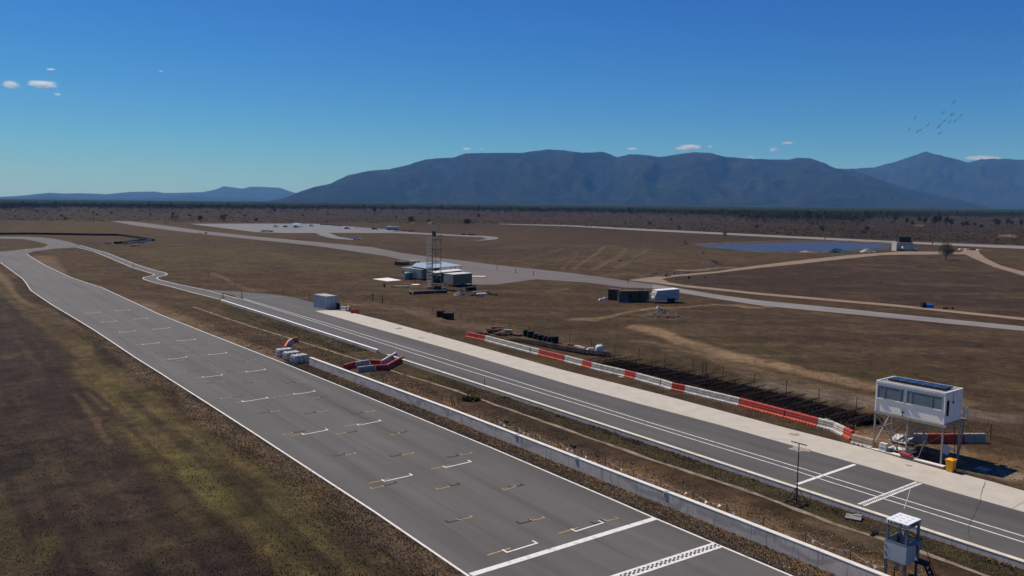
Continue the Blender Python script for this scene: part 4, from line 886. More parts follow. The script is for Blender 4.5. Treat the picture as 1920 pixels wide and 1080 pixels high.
RUNS = [(873, 908.5, 'red_plastic', 'far-end red run of the long pit row'), (908.5, 1008.4, 'white_plastic', 'white run after the far-end red run of the pit row'), (1008.4, 1056, 'red_plastic', 'second red run from the far end of the pit row'), (1056, 1090.6, 'white_plastic', 'short white run before the single red barriers'),
        (1090.6, 1108, 'red_plastic', None), (1108, 1169.7, 'white_plastic', 'white run between the first two single red barriers'), (1169.7, 1190.5, 'red_plastic', None), (1190.5, 1257.8, 'white_plastic', 'white run between the second and third single red barriers'),
        (1257.8, 1282, 'red_plastic', None), (1282, 1385, 'white_plastic', 'long white run before the longest red run'), (1385, 1530.5, 'red_plastic', 'longest red run of the pit row'), (1530.5, 1580, 'white_plastic', 'white run bending towards the control box'), (1580, 1593.5, 'red_plastic', None)]
BL = GP(BARRIER_LINE)
singles = ['single red barrier nearest the far end of the pit row, among white ones', 'single red barrier in the middle of the pit row, among white ones', 'single red barrier with a black patch, last before the long white run', 'short red barrier at the near end of the row by the yellowed one']
si = 0
def walk(P, u0, u1):
    pa, _ = on_line(P, u0); pb, _ = on_line(P, u1)
    mids = [p for p in P if u0 + 4 < float(project(p.x, p.y, 0)[0]) < u1 - 4]
    return [pa] + mids + [pb]
for u0, u1, colr, desc in RUNS:
    seg = walk(BL, u0, u1); tot = sum((b - a).length for a, b in zip(seg, seg[1:])); n = max(1, round(tot / 1.95))
    def at(s):
        for a, b in zip(seg, seg[1:]):
            L = (b - a).length
            if s <= L + 1e-6: return a.lerp(b, s / L)
            s -= L
        return seg[-1]
    for i in range(n):
        if desc: lab = f'{colr.split("_")[0]} barrier, {ORD[i]} in the {desc}'
        else: lab = singles[si]; si += 1
        foot = colr
        if colr == 'red_plastic': foot = 'orange_plastic' if i % 3 else 'orange_plastic'
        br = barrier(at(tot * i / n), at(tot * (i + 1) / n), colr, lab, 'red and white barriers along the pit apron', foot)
        if colr == 'red_plastic' and (i % 2 == 1 or desc is None and si != 4):
            mb = MB(); mb.box((.15, -.29, .09), (.34, .05, .13)); mb.build('foot_patch', M['white_plastic'] if si != 3 or desc else M['black'], br)
barrier(G(1594.5, 831.5), G(1635, 842), 'tan_plastic', 'yellowed weathered barrier on a white base left of the control box stilts', None, 'white_plastic')
for a, b, c, l in (((1700, 831), (1740, 831.5), 'grey_plastic', 'weathered grey barrier behind the control box, left of the red pair'), ((1740, 831.5), (1774.5, 832), 'red_plastic', 'left one of the red barrier pair behind the control box'), ((1774.5, 832), (1809.5, 831.5), 'red_plastic', 'right one of the red barrier pair behind the control box'), ((1809.5, 831.5), (1829, 831.2), 'grey_plastic', 'grey barrier right next to the red pair behind the control box'), ((1829, 831.2), (1849, 831), 'grey_plastic', 'last grey barrier at the right end behind the control box')):
    barrier(G(*a), G(*b), c, l, 'barrier row behind the control box')
for a, b, c, l in (((672, 699), (704, 695), 'grey_plastic', 'dirty white barrier nearest the wall in the median row'), ((704, 695), (728, 694.5), 'red_plastic', 'red barrier in the dip of the median row'), ((728, 694.5), (758, 677), 'red_plastic', 'red barrier rising to the kerb gap, near side'), ((648, 694), (668, 688.5), 'red_plastic', 'red barrier half hidden behind the wall in the median'), ((668, 688.5), (694, 684.5), 'white_plastic', 'white barrier of the back row behind the wall in the median'),
                   ((694, 684.5), (718, 686), 'red_plastic', 'low red barrier of the back row in the median'), ((718, 686), (747, 669), 'white_plastic', 'white barrier of the back row rising to the kerb gap'), ((537, 658), (543, 648.5), 'orange_plastic', 'orange-tinged barrier at the near end of the small median curve'), ((543, 648.5), (551, 642.5), 'white_plastic', 'white middle barrier of the small median curve'), ((551, 642.5), (560, 640.5), 'orange_plastic', 'far barrier of the small curve in the median beside the drain line')):
    barrier(G(*a), G(*b), c, l, 'barriers standing in the median').scale.z = .72
barrier(G(638.5, 582), G(648, 583.5), 'white_plastic', 'short white barrier just right of the shipping container', None)
barrier(G(657, 587.5), G(671.5, 588), 'red_plastic', 'single red barrier on the apron end right of the container', None)
barrier(G(650, 581), G(653, 583), 'grey_plastic', 'small dull barrier stub between the white and red ones by the container', None)
barrier(G(1597, 820), G(1609, 822), 'red_plastic', 'red barrier lying back behind the yellowed one', None).rotation_euler.x = .9
for u, v, l in ((1551, 795, 'left'), (1557, 798, 'right')):
    mb = MB(); mb.lathe([(.0, .0), (.30, .05), (.36, .25), (.28, .48), (0, .56)], 12); o = mb.build('sand_bag', M['grey_plastic'], smooth=True, label=f'{l} one of two grey bags behind the bending white barriers', cat='bag', group='two grey bags'); put(o, G(u, v))

# ---------------- wrapped tyre bundles
def bundle(c, rz, label):
    r = empty('tyre_bundle', c, rz, label, 'tyre bundle', 'three wrapped tyre bundles at the wall end')
    for i in range(3):
        for j in range(2):
            mb = MB(); x = (i - 1) * .66; y = (j - .5) * .66; rr = .34
            pr = [(0.0, 0)]
            for k in range(4): pr += [(rr * .88, k * .25), (rr * 1.02, k * .25 + .07), (rr * 1.02, k * .25 + .17), (rr * .88, k * .25 + .25)]
            pr += [(rr * .5, 1.0 + random.uniform(.0, .06)), (0.02, .95)]
            mb.lathe(pr, 12, c=(x, y, 0)); mb.build('tyre_stack', M['wrap'], r, smooth=False)
    mb = MB()
    for z in (.3, .72): mb.box((0, 0, z), (2.06, 1.39, .05))
    mb.build('strap', M['galv'], r)
M['wrap'] = mat('grey_wrap', (.64, .62, .56), .5, var=.25, scale=3, col2=(.38, .37, .34), stretch=(1, 1, 3))
for a, b, l in (((521, 670.5), (552, 667), 'farthest'), ((537, 676.5), (565, 673), 'middle'), ((553, 682.5), (580, 678.5), 'nearest')):
    A, B = G(*a), G(*b); d = (B - A).normalized(); n = Vector((-d.y, d.x, 0)); bundle((A + B) / 2 + n * .7, math.atan2(d.y, d.x), f'{l} of the three grey-wrapped tyre bundles before the wall end')

# ---------------- wire fence
F3 = subdiv([Vector((p.x, p.y, 0)) for p in GP(FENCE)], 60)
fr_ = empty('wire_fence', F3[0], 0, 'thin wire fence on dark star pickets running behind the whole pit area', 'fence')
pk = MB(); pk.bar((0, 0, -.1), (0, 0, 1.35), .055); pkm = pk.mesh('picket', M['rust'])
for p in F3:
    o = bpy.data.objects.new('picket', pkm); COL.objects.link(o); o.parent = fr_; o.location = p - F3[0]; o.rotation_euler = (random.uniform(-.04, .04), random.uniform(-.04, .04), 0)
for z in (.35, .7, 1.1, 1.28):
    mb = MB()
    for a, b in zip(F3, F3[1:]): mb.bar(a - F3[0] + Vector((0, 0, z)), b - F3[0] + Vector((0, 0, z)), .010)
    mb.build('wire', M['rust'], fr_)
r = empty('field_gate', G(699, 564), 0, 'dark gate posts with bars in the wire fence right of the container', 'gate')
A = G(699, 564); B = G(717, 568); dv = B - A
for q in (Vector((0, 0, 0)), dv):
    mb = MB(); mb.cyl(q - Vector((0, 0, .1)), q + Vector((0, 0, 1.6)), .09); mb.build('gate_post', M['dark_steel'], r)
for z in (.4, .8, 1.2): mb = MB(); mb.bar(Vector((0, 0, z)), dv + Vector((0, 0, z)), .05); mb.build('rail', M['rust'], r)
mb = MB(); mb.bar((0, 0, 1.5), (-2.0, -.4, .1), .06); mb.build('stay', M['rust'], r)

# ---------------- rusty racks
RK = [(1167.7, 664), (1186.5, 667.5), (1205, 672), (1236, 676.6), (1263.5, 682), (1283, 687), (1306, 692), (1341, 698), (1360, 704), (1391, 709), (1414, 715.5), (1436.5, 721), (1460.6, 727.4), (1487, 733), (1511, 738.4), (1535, 745), (1552, 751), (1583, 757), (1618.7, 763), (1648, 772)]
def rack_proto(L, seed):
    rr = random.Random(seed); parts = {}
    a = MB(); a.bar((0, -.12, .92), (-L, -.12, .90), .055); parts['top_rail'] = a
    a = MB(); a.bar((0, .12, .86), (-L, .12, .92), .035); parts['side_rail'] = a
    a = MB(); a.bar((0, 0, .45), (-L, 0, .42), .03); parts['mid_rail'] = a
    st = MB(); n = int(L / .15)
    for i in range(n):
        x = -L * (.06 + .94 * (i + rr.uniform(.1, .9)) / n); y = rr.uniform(-.16, .16); st.bar((x, y, 0), (x + rr.uniform(-.08, .08), y + rr.uniform(-.1, .1), rr.uniform(.5, 1.0)), .022)
    for i in range(9): x = -L * rr.random(); st.bar((x, -.14, .88), (x - rr.uniform(.3, .9), .14, rr.uniform(.2, .85)), .03)
    legs = []
    for i in range(1, 5):
        x = -L * i / 4 * .98 - .05; b = MB(); b.bar((x - .1, -.14, 0), (x - .1, -.12, .88), .035); b.bar((x - .1, .14, 0), (x - .1, .12, .85), .035); legs.append(b)
    return parts, legs, st
parts, legs, st = rack_proto(5.6, 3)
RKM = ({k: v.mesh(k, M['rust']) for k, v in parts.items()}, [b.mesh('leg', M['rust']) for b in legs], st.mesh('rods', M['rust']))
prot = None
for i, (u, v) in enumerate(RK):
    p = G(u, v, .92); p.z = 0
    lab = f'rusty steel rack, {ORD[i]} from the far end of the rows behind the barriers'
    r = empty('steel_rack', p, math.atan2(PERP.y, PERP.x) + random.uniform(-.02, .02), lab, 'rack', 'rusty racks in rows behind the barriers'); r.scale.x = random.uniform(.8, 1.08); r.rotation_euler.x = random.uniform(-.06, .06)
    for k, me in RKM[0].items(): o = bpy.data.objects.new(k, me); COL.objects.link(o); o.parent = r
    for me in RKM[1]: o = bpy.data.objects.new('leg', me); COL.objects.link(o); o.parent = r
    o = bpy.data.objects.new('rods', RKM[2]); COL.objects.link(o); o.parent = r; o['kind'] = 'stuff'
TM['weed'] = leaf_mat('dead_weeds', (.018, .012, .010), (.050, .032, .026))
rk = GP(RK, .9); rk = [Vector((p.x, p.y, 0)) - PERP * 2.6 for p in rk]
x, y = along(rk, -3.1, 2.4, 12000, 31); tufts('dead_weeds', x, y, .42, TM['weed'], 31)
x, y = along([p - PERP * 3.0 for p in rk], -.8, .8, 3500, 32); tufts('dead_weeds', x, y, .38, TM['brown'], 32)
mb = MB(); mb.bar((0, 0, 0), (0, 0, 1.5), .1); mb.bar((.45, 0, 0), (.45, 0, 1.5), .1); mb.bar((0, 0, 1.5), (.45, 0, 1.5), .1); mb.bar((0, 0, .6), (.45, 0, .6), .08); o = mb.build('frame_stand', M['redbrown'], label='upright red-brown steel frame standing among the far racks', cat='frame'); put(o, G(1317, 703), .2)

# ---------------- control box on stilts
cb_rz = math.radians(-52.6); CBO = Vector((31.75, 69.1, 0))
cb = empty('control_cabin', CBO, cb_rz, 'white cabin on steel stilts with solar panels, beside the pit apron', 'cabin')
L_, W_, z0, z1 = 5.75, 2.95, 3.38, 6.02
mb = MB(); mb.box((L_ / 2, W_ / 2, (z0 + z1) / 2 - .05), (L_, W_, z1 - z0 - .15)); mb.build('wall', M['white_panel'], cb)
mb = MB()
for a, b in (((L_ / 2, -.02, z1 - .06), (L_ + .1, .12, .16)), ((L_ / 2, W_ + .02, z1 - .06), (L_ + .1, .12, .16)), ((-.02, W_ / 2, z1 - .06), (.12, W_ - .08, .16)), ((L_ + .02, W_ / 2, z1 - .06), (.12, W_ - .08, .16))): mb.box(a, b)
mb.build('roof_edge', mat('cabin_trim', (.72, .71, .69), .5), cb)
mb = MB(); mb.box((L_ / 2, W_ / 2, z1 - .10), (L_ - .1, W_ - .1, .04))
for i in range(22): mb.box((.25 + i * .25, W_ / 2, z1 - .065), (.09, W_ - .12, .04))
mb.build('roof', M['roof_panel'], cb)
for x in (0, L_):
    for y in (0, W_):
        mb = MB(); mb.box((x, y, (z0 + z1) / 2), (.12, .12, z1 - z0)); mb.build('corner_post', M['white_panel'], cb)
fr2 = MB(); fr2.box((L_ / 2, W_ * .56, z1 + .07), (4.7, 1.45, .04)); fr2.box((L_ / 2, W_ * .56 - .70, z1 + .05), (4.8, .06, .14)); fr2.box((L_ / 2, W_ * .56 + .70, z1 + .09), (4.8, .06, .1)); fr2.build('panel_rack', M['black'], cb)
for i in range(5): mb = MB(); mb.box((L_ / 2 - 1.88 + i * .94, W_ * .56, z1 + .115), (.90, 1.42, .03)); o = mb.build('solar_panel', M['solar'], cb)
mb = MB(); [mb.box((L_ / 2 - 1.41 + i * .94, W_ * .56, z1 + .118), (.03, 1.42, .035)) for i in range(4)]; mb.build('panel_trim', M['galv'], cb)
for xa, xb, divs in ((.10, 2.45, (.72, 2.10)), (2.62, 5.62, (3.05, 4.72))):
    y = -.03; zb, zt = z0 + 1.16, z1 - .34
    w = MB(); cx = (xa + xb) / 2
    w.box((cx, y, zb), (xb - xa, .08, .07)); w.box((cx, y, zt), (xb - xa, .08, .06)); w.box((xa, y, (zb + zt) / 2), (.06, .08, zt - zb)); w.box((xb, y, (zb + zt) / 2), (.06, .08, zt - zb))
    wf = w.build('window', mat('window_frame', (.55, .57, .58), .4, .3), cb)
    edges = [xa] + list(divs) + [xb]
    for a, b in zip(edges, edges[1:]): mb = MB(); mb.box(((a + b) / 2, y + .01, (zb + zt) / 2), (b - a - .05, .03, zt - zb - .05)); mb.build('pane', M['glass'], wf)
    mb = MB(); [mb.box((a, y - .01, (zb + zt) / 2), (.045, .07, zt - zb)) for a in divs]; mb.build('mullion', M['galv'], wf)
    mb = MB(); mb.box((xa + .3, y - .05, zb - .04), (.62, .10, .05)); mb.build('sill', M['white_plastic'], wf); mb = MB(); mb.box((xb - .35, y - .05, zb - .04), (.7, .10, .05)); mb.build('sill', M['white_plastic'], wf)
mb = MB(); mb.box((L_ + .04, .50, z0 + 1.3), (.06, .30, 1.25)); o = mb.build('end_window', M['shadow_dark'], cb)
mb = MB(); mb.cyl((L_ + .06, 1.35, z1 - .1), (L_ + .06, 1.35, z1 - .85), .015); mb.box((L_ + .08, 1.35, z1 - .95), (.08, .12, .16)); mb.build('conduit', M['dark_steel'], cb)
mb = MB(); mb.bar((2.4, -.10, z0 - .05), (2.4, -.10, z0 + .35), .05); mb.bar((2.4, -.12, z0 + .42), (2.28, -.12, z0 + .30), .05); mb.bar((2.4, -.12, z0 + .42), (2.52, -.12, z0 + .30), .05); mb.build('arrow_bracket', M['dark_steel'], cb)
zd = z0 - .12
for y in (-.05, W_ + .75): mb = MB(); mb.bar((-.1, y, zd), (L_ + .25, y, zd), .14, .22); mb.build('deck_beam', M['galv'], cb)
for i in range(9): x = i * (L_ + .1) / 8; mb = MB(); mb.bar((x, 0.03, zd), (x, W_ + .67, zd), .09, .14); mb.build('joist', M['galv'], cb)
mb = MB(); mb.box((L_ / 2, W_ + .42, z0 - .02), (L_ + .2, .72, .05)); mb.build('walkway', M['galv'], cb)
for x, y in ((0, 0), (2.85, 0), (L_, 0), (0, W_), (2.85, W_), (L_, W_)):
    mb = MB(); mb.bar((x, y, 0), (x, y, zd - .11), .13); mb.box((x, y, .02), (.32, .32, .04)); mb.build('leg', M['galv'], cb)
mb = MB(); mb.bar((L_ + .05, W_ + .75, zd), (L_, W_ + .02, .1), .11); mb.build('diagonal_brace', M['galv'], cb)
def brace(a, b, w=.05): mb = MB(); mb.bar(a, b, w); mb.build('brace', M['galv'], cb)
for a, b in (((0, 0, 3.1), (2.85, 0, .3)), ((0, 0, .3), (2.85, 0, 3.1)), ((0, 0, 1.75), (2.85, 0, 1.75)), ((0, 0, 1.75), (0, W_, 1.75)), ((0, 0, 3.05), (0, W_, .3)), ((0, W_, 3.05), (0, 0, .3)), ((0, 0, 3.0), (2.85, 0, 3.0)), ((2.85, 0, .3), (2.85, W_, 3.0)), ((L_, W_, 3.0), (2.85, W_, .3)), ((0, W_, .35), (2.85, W_, .35)), ((0, 0, .3), (2.85, 0, .3))): brace(a, b)
stw = MB()
for y in (W_ + .15, W_ + .75): stw.bar((.4, y, .1), (3.9, y, zd), .05, .2)
sto = stw.build('stair', M['galv'], cb)
for i in range(12): t_ = (i + .5) / 12; mb = MB(); mb.box((.4 + 3.5 * t_, W_ + .45, .1 + (zd - .1) * t_), (.24, .6, .04)); mb.build('tread', M['galv'], sto)
hr = MB()
for y in (W_ + .12, W_ + .78): hr.bar((.4, y, 1.05), (3.9, y, zd + .95), .04); hr.bar((.4, y, .1), (.4, y, 1.05), .04); hr.bar((2.2, y, 1.6), (2.2, y, 2.6), .04)
for a, b in (((L_ + .2, W_ + .8, z0), (L_ + .2, W_ + .8, z0 + 1)), ((L_ + .2, W_ + .1, z0), (L_ + .2, W_ + .1, z0 + 1)), ((L_ + .2, W_ + .1, z0 + 1), (L_ + .2, W_ + .8, z0 + 1)), ((L_ + .2, W_ + .8, z0 + 1), (3.9, W_ + .8, z0 + 1)), ((L_ + .2, W_ + .1, z0 + .5), (L_ + .2, W_ + .8, z0 + .5))): hr.bar(a, b, .04)
hr.build('handrail', M['galv'], cb)
mb = MB(); mb.box((L_ + .22, W_ + .45, z0 + .62), (.03, .6, .62)); mb.build('rail_panel', M['white_panel'], cb)
mb = MB(); mb.box((L_ + .55, W_ + .4, z0 + .62), (.2, .06, .06)); mb.cyl((L_ + .2, W_ + .4, z0 + .62), (L_ + .7, W_ + .4, z0 + .6), .02); mb.build('outlet', M['galv'], cb)
pts_ = [(4.45, .3, z0 - .1), (4.5, .2, 2.4), (4.2, .0, 1.2), (4.0, -.15, .3), (3.6, -.5, .04), (3.2, -.3, .04)]
mb = MB(); [mb.cyl(a, b, .02, n=6) for a, b in zip(pts_, pts_[1:])]; mb.build('hose', M['grey_plastic'], cb)
mb = MB(); mb.cyl((5.0, W_ + .6, z0), (L_ + .1, 2.2, .1), .03, n=6); mb.build('cable', M['rust'], cb)
fs = MB(); fs.box((2.9, -.35, .05), (6.6, .5, .10)); fs.build('concrete_strip', M['concrete_top'], cb)
def at_cb(x, y, z=0): return CBO + Matrix.Rotation(cb_rz, 3, 'Z') @ Vector((x, y, z))
# things under and beside the box
def bin_(loc, rz):
    r = empty('wheelie_bin', loc, rz, 'orange-yellow wheelie bin standing on the apron right of the stilted cabin', 'bin')
    mb = MB()
    bt, tp = (.23, .25), (.29, .33)
    V = [(sx * bt[0], sy * bt[1], .06) for sx, sy in ((-1, -1), (1, -1), (1, 1), (-1, 1))] + [(sx * tp[0], sy * tp[1], .95) for sx, sy in ((-1, -1), (1, -1), (1, 1), (-1, 1))]
    mb.add(V, [(3, 2, 1, 0), (4, 5, 6, 7), (0, 1, 5, 4), (1, 2, 6, 5), (2, 3, 7, 6), (3, 0, 4, 7)]); mb.box((0, 0, .93), (.64, .72, .05)); mb.build('bin_body', M['bin'], r)
    mb = MB(); mb.box((0, 0, 1.0), (.64, .74, .05)); mb.box((0, 0, 1.05), (.5, .6, .06), taper=.7); mb.cyl((-.25, .38, 1.0), (.25, .38, 1.0), .03); mb.build('lid', M['bin'], r)
    for s in (-.26, .26): mb = MB(); mb.cyl((s - .03, .24, .1), (s + .03, .24, .1), .1, n=12); mb.build('wheel', M['black'], r)
b_ = bin_(G(1782, 884.5), cb_rz)
def stack_obj(name, loc, rz, n, d, m, label, cat):
    r = empty(name, loc, rz, label, cat)
    for i in range(n): mb = MB(); mb.box((random.uniform(-.03, .03), random.uniform(-.03, .03), d[2] * (i + .5)), (d[0], d[1], d[2] * .85), taper=.94); mb.build('bag' if 'bag' in name else 'slab', m, r)
stack_obj('bag_stack', at_cb(1.05, -.28, .10), cb_rz, 6, (.62, .42, .11), M['white_plastic'], 'stack of white sandbags at the left foot of the stilted cabin', 'sandbags')
mb = MB(); mb.lathe([(.19, 0), (.19, .04), (.12, .04), (.03, .62), (0, .63)], 12); o = mb.build('traffic_cone', M['red_plastic'], label='small red cone between the stilts of the cabin', cat='cone'); put(o, at_cb(1.9, .35))
r = empty('red_trolley', at_cb(3.15, -.42, .1), cb_rz, 'low red folded object at the foot of the middle stilt', 'trolley')
mb = MB(); mb.box((0, 0, .12), (1.0, .4, .14)); mb.build('frame', M['red_plastic'], r); mb = MB(); mb.box((-.1, 0, .24), (.8, .32, .08)); mb.build('tray', M['red_plastic'], r)
mb = MB(); mb.box((1.9, 1.25, .10), (2.1, 1.0, .07)); o = mb.build('white_sheet', M['white_plastic'], label='flat white sheet lying on the ground under the stilted cabin', cat='sheet'); put(o, CBO, cb_rz)
mb = MB(); mb.box((0, 0, .35), (1.5, 1.5, .06), rot=Matrix.Rotation(.25, 3, 'X')); o = mb.build('white_board', M['white_plastic'], label='tilted white board behind the left stilts of the cabin', cat='board'); put(o, at_cb(.6, 3.6), cb_rz)
for x_, l in ((1.6, 'left'), (2.35, 'right')): mb = MB(); mb.cyl((0, 0, 0), (0, 0, .36), .16, .18, 12); o = mb.build('bucket', mat('bucket_blue', (.10, .16, .19), .5), label=f'{l} one of two dark buckets beside the red cone', cat='bucket', group='two buckets'); put(o, at_cb(x_, .12))
r = empty('sign_board', at_cb(5.6, .7), cb_rz + .5, 'pale blue-white sign board leaning at the right stilt', 'sign')
mb = MB(); mb.box((.15, 0, 1.15), (.62, .04, .75), rot=Matrix.Rotation(.35, 3, 'Y')); mb.build('board', mat('sign_face', (.36, .42, .50), .5), r)
mb = MB(); mb.bar((-.35, 0, 0), (0, 0, .85), .04); mb.build('post', M['rust'], r)
mb = MB(); mb.box((0, 0, .06), (.9, .9, .1)); mb.box((0, 0, .12), (.7, .7, .04)); o = mb.build('pit_cover', M['galv'], label='square metal cover on the ground in the shade right of the bin', cat='cover'); put(o, G(1843, 881), cb_rz)

# ---------------- marshal tower with NUWELD fascia
tw_rz = math.radians(-52.5); zr = 3.42
TO = G(1663, 972.5, zr); TO.z = 0
tw = empty('marshal_tower', TO, tw_rz, 'blue-grey steel marshal stand with white roof lettered NUWELD, bottom right', 'tower')
tL, tW = 1.20, 1.45
for x in (.06, tL - .06):
    for y in (.06, tW - .06): mb = MB(); mb.bar((x, y, 0), (x, y, zr - .05), .12); mb.build('post', M['postgrey'], tw)
mb = MB(); mb.box((tL / 2, tW / 2, zr), (tL + .04, tW + .04, .04)); mb.build('roof', M['white_sheet'], tw)
mb = MB()
for i in range(9):
    mb.box((.2 + (i % 3) * .36 + random.uniform(-.03, .03), .3 + (i // 3) * .38, zr + .024), (.22, .035, .006)); mb.box((.24 + (i % 3) * .36, .36 + (i // 3) * .38, zr + .024), (.13, .025, .006))
mb.build('roof_print', mat('roof_print', (.30, .36, .43), .6), tw)
for c, d in (((tL / 2, -.02, zr - .13), (tL + .04, .03, .24)), ((tL / 2, tW + .02, zr - .13), (tL + .04, .03, .24)), ((tL + .02, tW / 2, zr - .13), (.03, tW, .24)), ((-.02, tW / 2, zr - .13), (.03, tW, .24))): mb = MB(); mb.box(c, d); mb.build('fascia', M['bluegrey'] if c[1] > 0 else M['white_panel'], tw)
def text(s, size, m, parent, loc, rot, name='lettering', ext=.004, off=.010):
    cu = bpy.data.curves.new(name, 'FONT'); cu.body = s; cu.size = size; cu.extrude = ext; cu.offset = off; cu.align_x = 'CENTER'; cu.align_y = 'CENTER'; cu.resolution_u = 3
    tmp = bpy.data.objects.new('tmp', cu); COL.objects.link(tmp); bpy.context.view_layer.update()
    me = bpy.data.meshes.new_from_object(tmp.evaluated_get(bpy.context.evaluated_depsgraph_get())); bpy.data.objects.remove(tmp)
    me.materials.clear(); me.materials.append(m); o = bpy.data.objects.new(name, me); COL.objects.link(o); o.parent = parent; o.location = loc; o.rotation_euler = rot; return o
TXT = mat('lettering_bronze', (.10, .075, .03), .6)
text('NUWELD', .27, TXT, tw, (tL / 2 + .05, -.045, zr - .13), (math.pi / 2, 0, 0))
text('NUWELD', .22, TXT, tw, (tL + .045, tW / 2, zr - .13), (math.pi / 2, 0, math.pi / 2))
fz, rz_ = 1.12, 2.20
for c, d in (((tL / 2, -.03, (fz + rz_) / 2), (tL + .06, .03, rz_ - fz)), ((tL + .03, .48, (fz + rz_) / 2), (.03, .96, rz_ - fz)), ((tL / 2, tW + .03, (fz + rz_) / 2), (tL + .06, .03, rz_ - fz)), ((-.03, tW / 2, (fz + rz_) / 2), (.03, tW, rz_ - fz))): mb = MB(); mb.box(c, d); mb.build('side_panel', M['bluegrey'], tw)
mb = MB(); mb.box((tL / 2, tW / 2, fz - .02), (tL, tW, .04)); mb.build('floor', M['postgrey'], tw)
mb = MB()
for a, b in (((0, -.03, rz_ + .02), (tL, -.03, rz_ + .02)), ((tL + .03, 0, rz_ + .02), (tL + .03, .96, rz_ + .02)), ((-.03, 0, rz_ + .02), (-.03, tW, rz_ + .02)), ((0, tW + .03, rz_ + .02), (tL, tW + .03, rz_ + .02))): mb.bar(a, b, .05)
mb.build('top_rail', M['postgrey'], tw)
mb = MB(); mb.bar((tL, .05, rz_ - .02), (.2, tW, rz_ + .25), .05); mb.bar((tL, .05, rz_ - .02), (tL * .6, tW, rz_ - .3), .05); mb.bar((tL - .1, 0, rz_ - .05), (tL - .1, .1, rz_ + .3), .03); mb.build('bracing', M['postgrey'], tw)
mb = MB(); mb.box((tL + .16, .95, rz_ - .02), (.36, .5, .03)); mb.build('shelf', M['bluegrey'], tw)
mb = MB(); mb.bar((.02, -.055, 1.95), (.14, -.055, 1.72), .03); mb.bar((.02, -.055, 1.55), (.14, -.055, 1.30), .03); mb.build('latch', M['dark_steel'], tw)
mb = MB(); mb.box((tL + .35, tW - .25, fz + .0), (.62, .55, .06)); mb.box((tL + .35, tW - .25, fz - .07), (.58, .5, .05)); mb.build('landing', M['black'], tw)
lad = MB()
for y in (tW - .48, tW - .02): lad.bar((tL + .55, y, fz), (tL + 1.15, y, 0), .05, .1)
lo = lad.build('ladder', M['dark_steel'], tw)
for i in range(5): f_ = (i + .5) / 5; mb = MB(); mb.box((tL + .55 + .6 * f_, tW - .25, fz - fz * f_), (.16, .42, .04)); mb.build('rung', M['dark_steel'], lo)
cpts = [(tL + .06, tW - .1, 2.35), (tL + .3, tW - .1, 2.1), (tL + .7, tW - .05, 1.2), (tL + 1.15, tW, .3), (tL + 1.3, tW, .02)]
mb = MB(); [mb.cyl(a, b, .02, n=6) for a, b in zip(cpts, cpts[1:])]; cpts = [(tL + .06, .3, 2.2), (tL + .25, .6, 2.25), (tL + .35, 1.0, 2.1), (tL + .25, 1.3, 1.9)]; [mb.cyl(a, b, .018, n=6) for a, b in zip(cpts, cpts[1:])]; mb.build('cable', M['black'], tw)
# speaker box on an arm beside the stand
r = empty('speaker_box', TO + Matrix.Rotation(tw_rz, 3, 'Z') @ Vector((-.75, .35, 2.25)), tw_rz, 'black lamp box held out on an arm left of the NUWELD stand', 'loudspeaker')
mb = MB(); mb.bar((.15, 0, .08), (.75, .15, .12), .05); mb.build('arm', M['postgrey'], r)
for dx, dz in ((-.05, .04), (-.12, -.12)): mb = MB(); mb.box((dx, 0, dz), (.20, .50, .13), rot=Matrix.Rotation(.3, 3, 'Y')); mb.build('speaker_housing', M['black'], r)
mb = MB(); mb.box((-.16, 0, -.04), (.03, .5, .03)); mb.box((-.26, -.12, -.2), (.08, .12, .1)); mb.build('speaker_trim', M['galv'], r)

# ---------------- T-topped pole on a pyramid base
pl = empty('tee_pole', G(1493, 944), math.radians(-52), 'dark steel pole with a T top and pyramid base in the median', 'pole')
mb = MB(); mb.cyl((0, 0, 0), (0, 0, 4.35), .045, .035, 8); mb.build('mast', M['dark_steel'], pl)
mb = MB(); mb.bar((-.62, 0, 4.37), (.62, 0, 4.37), .06); mb.build('crossbar', M['dark_steel'], pl)
for sx in (-1, 1):
    for sy in (-1, 1): mb = MB(); mb.bar((sx * .55, sy * .55, .06), (sx * .03, sy * .03, 1.15), .05); mb.build('strut', M['dark_steel'], pl)
mb = MB()
for a, b in (((-.6, -.6, .05), (.6, -.6, .05)), ((.6, -.6, .05), (.6, .6, .05)), ((.6, .6, .05), (-.6, .6, .05)), ((-.6, .6, .05), (-.6, -.6, .05)), ((-.6, 0, .04), (.6, 0, .04)), ((0, -.6, .04), (0, .6, .04))): mb.bar(a, b, .09, .07)
mb.build('base_frame', M['rust'], pl)

# ---------------- bunting on stakes behind the wall
ST = [(868, 773), (899.5, 784), (931, 796), (968, 811), (1005, 825), (1046, 841), (1090, 856), (1135, 873), (1187, 895), (1239, 915), (1299.6, 938), (1363, 962), (1431, 988), (1509, 1018), (1593, 1051), (1675, 1084)]
SP = [G(u, v + 2) for u, v in ST]
for i, p in enumerate(SP):
    mb = MB(); mb.bar((0, 0, -.05), (random.uniform(-.05, .05), 0, .72), .055); mb.box((0, 0, .74), (.06, .06, .04)); o = mb.build('stake', M['wood'], label=f'short dark stake, {ORD[i]} from the far end of the line behind the wall', cat='stake', group='stakes carrying bunting behind the wall'); put(o, p)
fm = MB(); fm.add([(-.11, 0, 0), (.11, 0, 0), (0, 0, -.27), (-.11, .012, 0), (.11, .012, 0), (0, .012, -.27)], [(0, 2, 1), (3, 4, 5), (0, 1, 4, 3), (1, 2, 5, 4), (2, 0, 3, 5)]); fme = [fm.mesh('flag', M['flag']), fm.mesh('flag', M['flag2'])]
bt_ = empty('bunting', SP[2], 0, 'string of small white and pink pennants between the stakes behind the wall', 'bunting')
cord = MB()
